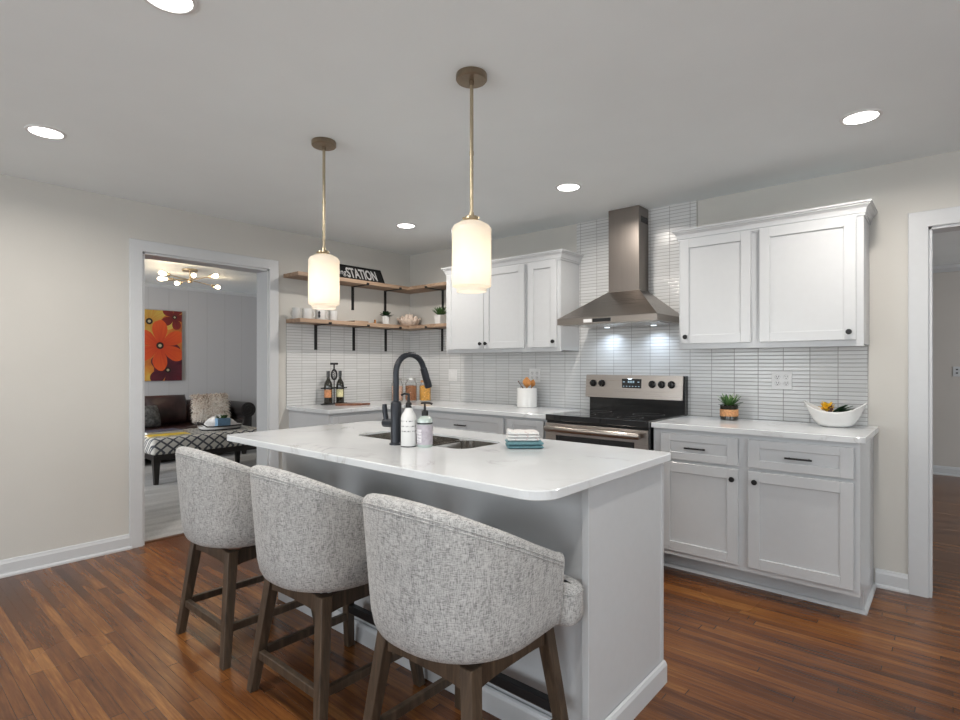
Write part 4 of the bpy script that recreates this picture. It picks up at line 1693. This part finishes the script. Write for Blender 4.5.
# ------------------------------------------------------------------ worktop items, left
# wine rack
wx, wy = 0.130, -1.032
t = thing('wine_rack', 'black metal bottle caddy with corkscrew-shaped handle on the corner worktop', 'rack', (wx, wy, CT))
bm = B()
for z in (0.005, 0.148):
    for s in (-1, 1):
        ry = wy + s * 0.063
        pts = [(wx + 0.046 * math.cos(a), ry + 0.046 * math.sin(a), CT + z) for a in [2 * PI * i / 24 for i in range(25)]]
        tube(bm, pts, 0.007, 6)
    for a_, b_ in (((-0.135, -0.110), (0.110, 0.135), (-0.018, 0.018)) if z > 0.1 else ((-0.135, 0.135),)):
        box(bm, wx - 0.006, wx + 0.006, wy + a_, wy + b_, CT + z - 0.005, CT + z + 0.005)
obj('frame', bm, 'black_metal', t, True)
bm = B()
cyl(bm, (wx, wy, CT + 0.004), (wx, wy, CT + 0.235), 0.005, n=10)
pts = [(wx, wy + 0.026 * math.cos(a), CT + 0.268 + 0.044 * math.sin(a)) for a in [2 * PI * i / 24 for i in range(25)]]
tube(bm, pts, 0.0085, 8)
tube(bm, [(wx + 0.006 * math.cos(i * 1.3), wy + 0.006 * math.sin(i * 1.3), CT + 0.235 + i * 0.004) for i in range(16)], 0.003, 6)
cyl(bm, (wx, wy, CT + 0.300), (wx, wy, CT + 0.365), 0.007, n=10)
tube(bm, [(wx, wy - 0.036, CT + 0.367), (wx, wy + 0.036, CT + 0.367)], 0.010, 10)
obj('corkscrew_handle', bm, 'black_metal', t, True)


def wine(cy, lab, lm):
    t = thing('wine_bottle', lab, 'wine bottle', (wx, cy, CT + 0.011), 0, 'wine bottles in the caddy')
    bm = B()
    z = CT + 0.0105
    lathe(bm, [(0, 0), (0.034, 0), (0.0365, 0.005), (0.0365, 0.160), (0.032, 0.185), (0.016, 0.215), (0.0135, 0.228), (0.0135, 0.268), (0, 0.268)], (wx, cy, z), 24)
    g = obj('glass', bm, 'wine_glass', t, True)
    bm = B()
    lathe(bm, [(0.0145, 0.240), (0.0145, 0.292), (0.0, 0.293)], (wx, cy, z), 16)
    obj('foil', bm, 'black_enamel', g, True)
    bm = B()
    a0, a1 = R(-95), R(15)
    vv = [[bm.verts.new((wx + 0.0369 * math.cos(a0 + (a1 - a0) * i / 10), cy + 0.0369 * math.sin(a0 + (a1 - a0) * i / 10), z + zz)) for i in range(11)] for zz in (0.055, 0.125)]
    for i in range(10):
        bm.faces.new((vv[0][i], vv[0][i + 1], vv[1][i + 1], vv[1][i]))
    obj('label', bm, lm, g, True)


wine(wy - 0.063, 'dark wine bottle with orange label, left in the black caddy', 'label_orange')
wine(wy + 0.063, 'dark wine bottle with cream label, right in the black caddy', 'label_cream')

# cutting board
bm = B()
pts = rrect(-0.165, 0.125, -0.075, 0.075, 0.035)
prism(bm, pts, CT + 0.0, CT + 0.016, 0.003)
box(bm, 0.115, 0.215, -0.017, 0.017, CT, CT + 0.016, 0.005, 2)
bm.transform(Matrix.Translation((0.330, -1.00, 0)) @ Matrix.Rotation(R(56), 4, 'Z') @ Matrix.Diagonal((0.80, 0.80, 1, 1)) @ Matrix.Translation((0, 0, 0)))
tag(obj('cutting_board', bm, 'board_wood', None, True), 'dark wooden paddle cutting board lying in front of the wine bottles', 'cutting board')


# jars
def jar(cx, cy, h, content, fill, lid, lab):
    t = thing('glass_jar', lab, 'jar', (cx, cy, CT), 0, 'jars in the corner')
    bm = B()
    lathe(bm, [(0, 0), (0.053, 0), (0.057, 0.006), (0.057, h - 0.035), (0.044, h - 0.015), (0.044, h), (0.0415, h), (0.0415, h - 0.015), (0.0545, h - 0.037), (0.0545, 0.008), (0, 0.006)], (cx, cy, CT), 28)
    g = obj('glass', bm, 'clear_glass', t, True)
    bm = B()
    lathe(bm, [(0, 0.008), (0.0535, 0.008), (0.0535, fill), (0.02, fill + 0.006), (0, fill + 0.004)], (cx, cy, CT), 24)
    obj('contents', bm, content, t, True, label='food filling the jar')
    bm = B()
    lathe(bm, [(0, h + 0.018), (0.045, h + 0.018), (0.046, h + 0.015), (0.046, h - 0.002), (0, h - 0.002)], (cx, cy, CT), 28)
    obj('lid', bm, lid, t, True)


jar(0.216, -0.362, 0.205, 'pink_grain', 0.145, 'lid_metal', 'glass jar of pale pinkish grain just behind the faucet')
jar(0.325, -0.278, 0.212, 'granola', 0.150, 'lid_metal', 'glass jar of brown mixed granola, middle of the three corner jars')
jar(0.433, -0.190, 0.185, 'pasta', 0.150, 'cork_band', 'glass jar of golden cereal, rightmost of the three corner jars')

# utensil crock
cx, cy = 1.640, -0.150
t = thing('utensil_crock', 'white ceramic crock of cooking utensils left of the range', 'crock', (cx, cy, CT))
bm = B()
lathe(bm, [(0, 0), (0.082, 0), (0.086, 0.004), (0.086, 0.158), (0.084, 0.162), (0.079, 0.162), (0.078, 0.156), (0.078, 0.01), (0, 0.01)], (cx, cy, CT), 36)
obj('crock', bm, 'white_ceramic', t, True)


def utensil(name, lab, mat, base, tip, hr, hl, flat=0.35):
    base, tip = Vector(base), Vector(tip)
    d = (tip - base).normalized()
    bm = B()
    end = tip - d * hl
    tube(bm, [base, end, tip - d * hl * 0.8], 0.0055, 8)
    if hr:
        u = d.cross(Vector((0, 1, 0.3))).normalized()
        v = d.cross(u)
        rings = []
        for i in range(9):
            f = i / 8
            rr_ = hr * max(0.12, math.sin(PI * (0.06 + 0.90 * f)))
            p = end + d * hl * f
            rings.append([p + u * rr_ * math.cos(a) + v * rr_ * flat * math.sin(a) for a in [2 * PI * j / 12 for j in range(12)]])
        loft(bm, rings)
    tag(obj(name, bm, mat, None, True), lab, 'utensil', 'utensils in the white crock')


zb = CT + 0.0105
utensil('spatula', 'dark wooden utensil handle leaning left out of the white crock', 'dark_wood', (cx + 0.05, cy + 0.035, zb + 0.010), (cx - 0.125, cy + 0.02, CT + 0.235), 0.0, 0.03)
utensil('wooden_spoon', 'broad orange-brown wooden spoon standing in the white crock', 'spoon_wood', (cx + 0.02, cy - 0.03, zb + 0.008), (cx + 0.030, cy - 0.045, CT + 0.255), 0.044, 0.088)
utensil('wooden_spoon', 'second wooden spoon with narrower head behind the broad one', 'spoon_wood', (cx - 0.02, cy + 0.03, zb + 0.008), (cx + 0.075, cy - 0.01, CT + 0.235), 0.026, 0.07)
utensil('glass_stirrer', 'clear glass stirrer standing in the white crock', 'clear_glass', (cx - 0.03, cy - 0.045, zb + 0.008), (cx - 0.030, cy - 0.050, CT + 0.245), 0.022, 0.08)


def plate(label, cx, zc, wd, h, kind):
    t = thing('wall_outlet' if kind == 'outlet' else 'light_switch', label, 'outlet' if kind == 'outlet' else 'switch', (cx, -0.01, zc - h / 2))
    y = -0.0082
    bm = B()
    box(bm, cx - wd / 2, cx + wd / 2, y - 0.006, y, zc - h / 2, zc + h / 2, 0.002, 2)
    pl = obj('cover_plate', bm, 'white_plastic', t)
    for s in (-1, 1):
        gx = cx + s * wd * 0.215
        if kind == 'outlet':
            bm = B()
            for q in (-1, 1):
                lathe_c = (0, 0, 0)
                zz = zc + q * 0.020
                for dx in (-0.006, 0.006):
                    box(bm, gx + dx - 0.0013, gx + dx + 0.0013, y - 0.0072, y - 0.0058, zz - 0.002, zz + 0.008)
                box(bm, gx - 0.0025, gx + 0.0025, y - 0.0072, y - 0.0058, zz - 0.011, zz - 0.006)
            obj('sockets', bm, 'dark_print', t)
            bm = B()
            for q in (-1, 1):
                zz = zc + q * 0.020
                r_ = [(gx + 0.0155 * math.cos(a), 0, zz + 0.0145 * math.sin(a)) for a in [2 * PI * i / 20 for i in range(21)]]
                tube(bm, [(p[0], y - 0.006, p[2]) for p in r_], 0.0009, 5)
            obj('socket_ring', bm, 'grey_ceramic', t)
        else:
            bm = B()
            box(bm, gx - 0.016, gx + 0.016, y - 0.010, y - 0.005, zc - 0.033, zc + 0.033, 0.002, 1)
            obj('rocker', bm, 'white_plastic', t)


plate('white double electrical outlet on the tile above the right worktop', 3.543, 1.190, 0.116, 0.116, 'outlet')
plate('white double outlet on the tile behind the utensil crock', 1.622, 1.195, 0.116, 0.116, 'outlet')
plate('white double rocker switch on the tile near the corner jars', 0.640, 1.185, 0.116, 0.116, 'switch')
t = thing('wall_outlet', 'small outlet plate on the far hall wall beyond the right doorway', 'outlet', (4.406, 4.448, 1.15))
bm = B()
box(bm, 4.370, 4.442, 4.443, 4.4498, 1.150, 1.265, 0.002, 1)
obj('cover_plate', bm, 'trim_paint', t)
bm = B()
for z in (1.185, 1.225):
    box(bm, 4.396, 4.416, 4.441, 4.4435, z, z + 0.014)
obj('sockets', bm, 'dark_print', t)

# succulent in dark jar with cork band
px, py = 3.268, -0.165
t = thing('potted_succulent', 'succulent in a dark glass pot with a tan band on the right worktop', 'potted plant', (px, py, CT))
bm = B()
lathe(bm, [(0, 0), (0.048, 0), (0.055, 0.006), (0.055, 0.094), (0.050, 0.100), (0.046, 0.100), (0.046, 0.088), (0, 0.088)], (px, py, CT), 28)
pt = obj('pot', bm, 'wine_glass', t, True)
bm = B()
lathe(bm, [(0.0562, 0.026), (0.0562, 0.070), (0.0548, 0.070), (0.0548, 0.026)], (px, py, CT), 28, close=True)
obj('band', bm, 'cork_band', pt, True)
bm = B()
for i in range(22):
    a = i * 2.4
    leaf(bm, (px + 0.010 * math.cos(a), py + 0.010 * math.sin(a), CT + 0.088), (math.cos(a), math.sin(a), 0.5 + i * 0.09), 0.085 + 0.012 * math.sin(i), 0.024, 0.08)
obj('foliage', bm, 'leaf', t, True)
bm = B()
for i in range(10):
    a = i * 2.4 + 0.9
    leaf(bm, (px, py, CT + 0.088), (math.cos(a), math.sin(a), 0.9 + i * 0.13), 0.100, 0.012, 0.05)
obj('pale_foliage', bm, 'pale_leaf', t, True, label='pale variegated leaves')
bm = B()
for i in range(12):
    a = i * 2.4
    leaf(bm, (px + 0.02 * math.cos(a), py + 0.02 * math.sin(a), CT + 0.088), (math.cos(a), math.sin(a), 0.35), 0.048, 0.028, 0.1)
obj('lower_leaves', bm, 'dark_leaf', t, True)

# boat-shaped bowl
px, py = 3.855, -0.200
t = thing('boat_bowl', 'white boat-shaped ceramic bowl with handle holes at the right end of the worktop', 'bowl', (px, py, CT))
bm = B()
NA = 48


def boat(f, a, ins):
    L, Wd = 0.155 - ins, 0.085 - ins
    c, s = math.cos(a), math.sin(a)
    g = f ** 0.55
    lx = L * (0.40 + 0.60 * g)
    ly = Wd * (0.42 + 0.58 * g)
    x = lx * (abs(c) ** 0.9) * (1 if c > 0 else -1)
    y = ly * s
    top = 0.090 + 0.056 * (abs(c) ** 2.2)
    return (px + x, py + y, CT + 0.001 + f * top + (0.006 if ins else 0) * (1 - f))


rings = []
for f in [0, 0.08, 0.2, 0.35, 0.5, 0.65, 0.8, 0.92, 1.0]:
    rings.append([boat(f, 2 * PI * i / NA, 0) for i in range(NA)])
for f in [1.0, 0.9, 0.7, 0.5, 0.3, 0.1, 0.03]:
    rings.append([boat(f, 2 * PI * i / NA, 0.005) for i in range(NA)])
loft(bm, rings)
obj('bowl', bm, 'white_ceramic', t, 'all')
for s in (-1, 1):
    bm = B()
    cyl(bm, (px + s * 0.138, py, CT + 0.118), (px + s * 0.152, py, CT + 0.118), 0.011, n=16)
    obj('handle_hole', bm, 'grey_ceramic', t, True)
t2 = thing('flower', 'yellow artificial flower lying in the white boat-shaped bowl', 'flower', (px - 0.02, py - 0.01, CT + 0.06))
bm = B()
for i in range(18):
    a = i * 2.4
    leaf(bm, (px - 0.035, py - 0.01, CT + 0.090 + 0.001 * i), (math.cos(a), math.sin(a), 0.25 + 0.09 * i), 0.052, 0.030, 0.1)
obj('petals', bm, 'yellow_petal', t2, True)
bm = B()
lathe(bm, [(0, 0.085), (0.012, 0.088), (0.016, 0.104), (0.010, 0.124), (0, 0.128)], (px - 0.020, py - 0.015, CT), 14)
cyl(bm, (px - 0.03, py - 0.01, CT + 0.03), (px - 0.035, py - 0.01, CT + 0.095), 0.004, n=8)
obj('centre', bm, 'dark_wood', t2, True)
bm = B()
for i, (dx, an, e) in enumerate(((0.03, 0.1, 0.35), (0.04, -0.3, 0.25), (0.035, 0.5, 0.55), (0.02, 0.9, 0.5), (0.02, -0.8, 0.6))):
    leaf(bm, (px + dx - 0.02, py - 0.020, CT + 0.088), (math.cos(an), math.sin(an) * 0.5, e), 0.090, 0.050, 0.1)
obj('leaves', bm, 'dark_leaf', t2, True)


# ------------------------------------------------------------------ living room
# sofa
SXF, SXB = -3.30, -4.22
t = thing('leather_sofa', 'dark brown leather sofa with rolled arms against the living room wall', 'sofa', (-3.75, -1.15, 0))
ya0, ya1 = -2.35, -0.02
bm = B()
box(bm, SXB, SXF - 0.01, ya0 + 0.05, ya1 - 0.09, 0.12, 0.34, 0.03, 3)
obj('base', bm, 'black_leather', t, True)
bm = B()
box(bm, SXB, SXB + 0.28, ya0 + 0.1, ya1 - 0.1, 0.30, 0.78, 0.11, 6)
obj('back', bm, 'leather', t, True)
for y0, y1 in ((-2.13, -1.19), (-1.18, -0.24)):
    bm = B()
    box(bm, -3.98, SXF + 0.02, y0, y1, 0.325, 0.465, 0.045, 4)
    obj('seat_cushion', bm, 'leather', t, True)
for s, ya in ((1, ya1), (-1, ya0)):
    bm = B()
    cyx = ya - s * 0.115
    # panel and scroll roll
    box(bm, SXB + 0.02, SXF - 0.005, min(cyx - 0.06, cyx + 0.06), max(cyx - 0.06, cyx + 0.06), 0.12, 0.62, 0.02, 2)
    cyl(bm, (SXB + 0.02, cyx, 0.64), (SXF, cyx, 0.64), 0.108, n=28)
    ar = obj('arm', bm, 'black_leather', t, True)
    bm = B()
    pts = []
    for i in range(40):
        a = i / 39 * 4.2 * PI
        r_ = 0.098 - 0.078 * i / 39
        pts.append((SXF + 0.006, cyx + s * r_ * math.cos(a + 2.6), 0.64 + r_ * math.sin(a + 2.6)))
    tube(bm, pts, 0.008, 6)
    obj('scroll', bm, 'black_leather', ar, True)
for y in (ya0 + 0.14, ya1 - 0.14):
    for x in (SXF - 0.08, SXB + 0.1):
        bm = B()
        beam(bm, (x, y, 0), (x, y, 0.13), 0.022, 0.034)
        obj('leg', bm, 'dark_leg', t)


def cushion(bm, c, w_, h_, d_, lean, n=18, puff=0.5, rz=0.0):
    """pillow standing in the YZ plane facing +X"""
    g = []
    for s in (1, -1):
        gg = []
        for i in range(n + 1):
            row = []
            for j in range(n + 1):
                u, v = 2 * i / n - 1, 2 * j / n - 1
                e = (1 - abs(u) ** 2.6) * (1 - abs(v) ** 2.6)
                d = d_ * 0.5 * (max(e, 0) ** puff)
                k = 1 - 0.06 * (u * u * v * v) - 0.04 * (1 - abs(u)) * abs(v) ** 3
                p = Vector((s * d, u * w_ / 2 * k, v * h_ / 2 * (1 - 0.05 * (1 - abs(v)) * abs(u) ** 3)))
                row.append(p)
            gg.append(row)
        g.append(gg)
    mm = Matrix.Translation(c) @ Matrix.Rotation(rz, 4, 'Z') @ Matrix.Rotation(lean, 4, 'Y')
    for k, gg in enumerate(g):
        vv = [[bm.verts.new(mm @ p) for p in row] for row in gg]
        for i in range(n):
            for j in range(n):
                q = (vv[i][j], vv[i + 1][j], vv[i + 1][j + 1], vv[i][j + 1])
                bm.faces.new(q if k == 0 else q[::-1])
    bmesh.ops.remove_doubles(bm, verts=bm.verts[:], dist=0.0008)
    return mm


bm = B()
cushion(bm, (-3.77, -1.06, 0.675), 0.56, 0.40, 0.24, R(-16))
tag(obj('leather_pillow', bm, 'leather', None, 'all'), 'creased brown leather pillow left of the shaggy one on the sofa', 'pillow')
bm = B()
cushion(bm, (-3.80, -1.66, 0.65), 0.56, 0.36, 0.22, R(-14))
tag(obj('leather_pillow', bm, 'leather', None, 'all'), 'brown leather pillow at the left, mostly hidden by the door casing', 'pillow')
bm = B()
cushion(bm, (-3.52, -1.36, 0.615), 0.30, 0.29, 0.13, R(-18), rz=R(12))
tag(obj('throw_pillow', bm, 'throw_grey', None, 'all'), 'small dark grey patterned throw pillow at the left edge of the opening', 'pillow')

# shaggy pillow
m, nt, b_ = new_mat('shag')
wn_ = nt.nodes.new('ShaderNodeTexNoise')
wn_.inputs['Scale'].default_value = 45
nt.links.new(opos(nt), wn_.inputs['Vector'])
big = noise(nt, opos(nt), 3.5, 1.0)
f_ = mathn(nt, 'ADD', mathn(nt, 'MULTIPLY', wn_.outputs['Fac'], 0.7), mathn(nt, 'MULTIPLY', big, 0.35))
nt.links.new(ramp(nt, f_, [(0.36, (0.30, 0.20, 0.15)), (0.48, (0.68, 0.60, 0.52)), (0.60, (0.85, 0.82, 0.77))]), b_.inputs['Base Color'])
setp(b_, Roughness=0.95)
M['shag'] = m
t = thing('shaggy_pillow', 'cream and tan shaggy square pillow against the right sofa arm', 'pillow', (-3.60, -0.50, 0.47))
bm = B()
mm = cushion(bm, (-3.60, -0.545, 0.690), 0.45, 0.36, 0.16, R(-16), rz=R(-8))
co = obj('cushion', bm, 'shag', t, 'all')
bm = B()
rnd = random.Random(3)
for i in range(1700):
    u, v = rnd.uniform(-1, 1), rnd.uniform(-1, 1)
    e = max(0, (1 - abs(u) ** 2.6) * (1 - abs(v) ** 2.6))
    p = Vector((0.08 * e ** 0.5, u * 0.23, v * 0.18))
    n_ = Vector((0.5 + e, u * 0.9 + rnd.uniform(-0.7, 0.7), v * 0.9 + rnd.uniform(-0.8, 0.4))).normalized()
    L = rnd.uniform(0.03, 0.055)
    k = n_.cross(Vector((rnd.uniform(-1, 1), rnd.uniform(-1, 1), rnd.uniform(-1, 1)))).normalized()
    k2 = n_.cross(k)
    wv = 0.004
    rings = []
    for q, (f, ws) in enumerate(((0, 1), (0.5, 1.0), (1.0, 0.4))):
        c_ = p + n_ * L * f + Vector((0, 0, -1)) * L * 0.45 * f * f + k * 0.01 * math.sin(3 * f)
        rings.append([mm @ (c_ + (k * math.cos(a) + k2 * math.sin(a)) * wv * ws) for a in (0, 2.1, 4.2)])
    loft(bm, rings)
so = obj('shag_pile', bm, 'shag', t, label='long shaggy yarn pile')
so['kind'] = 'stuff'

# ottoman
OX0, OX1, OY0, OY1 = -2.80, -2.06, -1.80, -0.50
t = thing('ottoman_bench', 'long ottoman bench upholstered in grey lattice fabric on dark legs', 'ottoman', ((OX0 + OX1) / 2, (OY0 + OY1) / 2, 0))
bm = B()
box(bm, OX0, OX1, OY0, OY1, 0.315, 0.500, 0.045, 5)
obj('cushion', bm, 'lattice_fabric', t, True)
bm = B()
box(bm, OX0 + 0.03, OX1 - 0.03, OY0 + 0.03, OY1 - 0.03, 0.255, 0.318)
obj('frame', bm, 'dark_leg', t)
for x in (OX0 + 0.06, OX1 - 0.06):
    for y in (OY0 + 0.06, OY1 - 0.06):
        bm = B()
        beam(bm, (x, y, 0.0 - 0.004), (x, y, 0.30), 0.020, 0.036)
        obj('leg', bm, 'dark_leg', t)
ZO_ = 0.501
# tray with cloth and box
tx, ty = -2.42, -0.92
t = thing('serving_tray', 'oval white tray with black rim and handles on the ottoman', 'tray', (tx, ty, ZO_))
bm = B()
lathe(bm, [(0, 0), (0.85, 0), (1.0, 0.05), (0.97, 0.05), (0.84, 0.006), (0, 0.006)], (0, 0, 0), 40)
bm.transform(Matrix.Translation((tx, ty, ZO_)) @ Matrix.Diagonal((0.19, 0.265, 1, 1)))
obj('dish', bm, 'white_ceramic', t, True)
bm = B()
pts = [(tx + 0.19 * math.cos(a), ty + 0.265 * math.sin(a), ZO_ + 0.05 + 0.05 * max(0, abs(math.sin(a)) - 0.80) / 0.20) for a in [2 * PI * i / 48 for i in range(49)]]
tube(bm, pts, 0.008, 8)
pts = [(tx + 0.168 * math.cos(a), ty + 0.235 * math.sin(a), ZO_ + 0.010) for a in [2 * PI * i / 48 for i in range(49)]]
tube(bm, pts, 0.008, 8)
obj('rim', bm, 'tray_rim', t, True, label='black metal rim with handles')
bm = B()
rnd = random.Random(11)
NN = 30
rr2 = []
for k in range(9):
    f = k / 8
    ring = []
    for i in range(NN):
        a = 2 * PI * i / NN
        r_ = (1 - f ** 1.5) * (1 + 0.10 * math.sin(5 * a + k) + 0.06 * math.sin(9 * a + 2 * k))
        ring.append((tx - 0.045 + 0.095 * r_ * math.cos(a), ty + 0.01 + 0.205 * r_ * math.sin(a), ZO_ + 0.008 + 0.155 * math.sin(f * PI / 2) * (1 + 0.1 * math.sin(4 * a + k))))
    rr2.append(ring)
loft(bm, rr2)
tag(obj('white_cloth', bm, 'white_cloth', None, 'all'), 'crumpled white cloth heaped in the oval tray', 'cloth')
t = thing('tissue_box', 'blue box with green leaves on top standing in the tray', 'box', (tx + 0.10, ty, ZO_ + 0.007))
bm = B()
box(bm, tx + 0.060, tx + 0.130, ty - 0.095, ty + 0.065, ZO_ + 0.0075, ZO_ + 0.140, 0.004, 1)
obj('box', bm, 'blue_box', t)
bm = B()
for i in range(16):
    a = i * 2.4
    leaf(bm, (tx + 0.10, ty - 0.015 + rnd.uniform(-0.05, 0.05), ZO_ + 0.139), (math.cos(a) * 0.4, math.sin(a), 0.7), 0.075, 0.036, 0.3)
obj('leaves', bm, 'leaf', t, True)


def mag(label, cx, cy, z, w_, l_, h, mat, rz):
    t = thing('magazine', label, 'magazine', (cx, cy, z), rz, 'magazines on the ottoman')
    mw_ = Matrix.Translation((cx, cy, z)) @ Matrix.Rotation(rz, 4, 'Z')
    bm = B()
    box(bm, -w_ / 2 + 0.003, w_ / 2 - 0.003, -l_ / 2 + 0.003, l_ / 2 - 0.003, 0.0012, h - 0.0012)
    bm.transform(mw_)
    obj('pages', bm, 'pages', t)
    bm = B()
    box(bm, -w_ / 2, w_ / 2, -l_ / 2, l_ / 2, h - 0.0012, h)
    box(bm, -w_ / 2, w_ / 2, -l_ / 2, l_ / 2, 0, 0.0012)
    box(bm, -w_ / 2 - 0.001, -w_ / 2 + 0.003, -l_ / 2, l_ / 2, 0, h)
    bm.transform(mw_)
    obj('cover', bm, mat, t)


mag('yellow magazine at the left end of the lattice ottoman', -2.25, -1.58, ZO_, 0.22, 0.42, 0.012, 'magazine_yellow', R(-4))
mag('dark blue magazine behind the yellow one on the ottoman', -2.54, -1.55, ZO_, 0.25, 0.40, 0.030, 'magazine_blue', R(6))

# canvas print of generic flowers
t = thing('canvas_painting', 'large canvas of orange, yellow and dark red flowers on the living room wall', 'painting', (-4.28, -0.97, 1.05))
AY0, AY1, AZ0, AZ1 = -1.40, -0.669, 1.055, 2.070


def mk_canvas():
    m, nt, b = new_mat('flower_canvas')
    s = sep(nt, wpos(nt))
    wob = noise(nt, wpos(nt), 7.0, 3.0)
    base = ramp(nt, noise(nt, wpos(nt), 5.0, 4.0), [(0.3, (0.30, 0.05, 0.02)), (0.55, (0.55, 0.20, 0.03)), (0.75, (0.62, 0.42, 0.08))])
    col = base

    def bloom(col, cy, cz, R_, pet, ph, c_in, c_out, ctr=0.055):
        dy = mathn(nt, 'SUBTRACT', s[1], cy)
        dz = mathn(nt, 'SUBTRACT', s[2], cz)
        r_ = mathn(nt, 'SQRT', mathn(nt, 'ADD', mathn(nt, 'MULTIPLY', dy, dy), mathn(nt, 'MULTIPLY', dz, dz)))
        an = mathn(nt, 'ARCTAN2', dz, dy)
        pt = mathn(nt, 'ABSOLUTE', mathn(nt, 'COSINE', mathn(nt, 'MULTIPLY_ADD', an, pet / 2, ph)))
        lim = mathn(nt, 'MULTIPLY', mathn(nt, 'MULTIPLY_ADD', mathn(nt, 'POWER', pt, 0.5), 0.75, 0.25), R_)
        rr_ = mathn(nt, 'ADD', r_, mathn(nt, 'MULTIPLY_ADD', wob, 0.06, -0.03))
        inside = mathn(nt, 'LESS_THAN', rr_, lim)
        g = mathn(nt, 'DIVIDE', rr_, R_)
        stre = noise(nt, comb(nt, mathn(nt, 'MULTIPLY', an, 9.0), mathn(nt, 'MULTIPLY', r_, 3.0)), 1.0, 3.0)
        pc = mixc(nt, mathn(nt, 'ADD', mathn(nt, 'MULTIPLY', g, 0.6), mathn(nt, 'MULTIPLY_ADD', stre, 0.8, -0.3), None, True), c_in, c_out)
        col = mixc(nt, inside, col, pc)
        col = mixc(nt, mathn(nt, 'LESS_THAN', r_, ctr), col, (0.015, 0.008, 0.006))
        return mixc(nt, mathn(nt, 'LESS_THAN', r_, ctr * 0.45), col, (0.45, 0.40, 0.25))
    col = bloom(col, -1.105, 1.905, 0.34, 7, 0.4, (0.42, 0.16, 0.02), (0.62, 0.55, 0.12), 0.045)
    col = bloom(col, -0.77, 1.98, 0.19, 5, 0.2, (0.08, 0.008, 0.01), (0.27, 0.02, 0.018), 0.03)
    col = bloom(col, -0.70, 1.28, 0.36, 5, 1.2, (0.03, 0.004, 0.012), (0.16, 0.012, 0.02), 0.0)
    col = bloom(col, -0.86, 1.21, 0.27, 5, 0.1, (0.035, 0.006, 0.012), (0.13, 0.015, 0.03), 0.04)
    col = bloom(col, -0.966, 1.562, 0.36, 6, 1.57, (0.42, 0.028, 0.010), (0.72, 0.115, 0.02), 0.05)
    nt.links.new(col, b.inputs['Base Color'])
    setp(b, Roughness=0.5)
    M['flower_canvas'] = m


mk_canvas()
bm = B()
box(bm, -4.297, -4.262, AY0, AY1, AZ0, AZ1, 0.002, 1)
obj('canvas', bm, 'flower_canvas', t)

# ceiling light
lc = Vector((-2.64, -1.19, 2.315))
t = thing('ceiling_fixture', 'brass six-bulb sputnik ceiling light in the living room', 'ceiling light', (lc.x, lc.y, 2.2))
bm = B()
lathe(bm, [(0, H), (0.085, H), (0.085, H - 0.025), (0.02, H - 0.030), (0, H - 0.03)], (lc.x, lc.y, 0), 28)
obj('canopy', bm, 'brass', t, True)
bm = B()
cyl(bm, (lc.x, lc.y, 2.29), (lc.x, lc.y, H - 0.028), 0.008, n=10)
lathe(bm, [(0, -0.03), (0.025, -0.022), (0.03, 0), (0.025, 0.022), (0, 0.03)], (lc.x, lc.y, 2.305), 16)
obj('stem', bm, 'brass', t, True)
bulbs = [(-2.36, -1.587), (-2.78, -1.44), (-3.02, -1.19), (-2.26, -1.30), (-2.10, -1.13), (-2.98, -0.72)]
for k, (x, y) in enumerate(bulbs):
    e = Vector((x, y, 2.315))
    d = (e - lc).normalized()
    bm = B()
    tube(bm, [lc, e - d * 0.10], 0.006, 8)
    ar = obj('arm', bm, 'brass', t, True)
    bm = B()
    tube(bm, [e - d * 0.115, e - d * 0.105, e - d * 0.05, e - d * 0.045], 0.02, 14, radii=[0.010, 0.019, 0.019, 0.016])
    obj('socket', bm, 'brass', ar, True)
    bm = B()
    tube(bm, [e - d * 0.046, e - d * 0.03, e - d * 0.005, e + d * 0.025, e + d * 0.05, e + d * 0.062], 0.03, 14, radii=[0.012, 0.015, 0.022, 0.026, 0.020, 0.005])
    obj('bulb', bm, 'bulb_glow', ar, True)
    l = bpy.data.lights.new('fixture_bulb', 'POINT')
    l.energy = 1.1
    l.color = (1.0, 0.72, 0.42)
    l.shadow_soft_size = 0.04
    lo = bpy.data.objects.new('fixture_bulb', l)
    C.objects.link(lo)
    lo.location = (e + d * 0.02) + Vector((0, 0, -0.045))
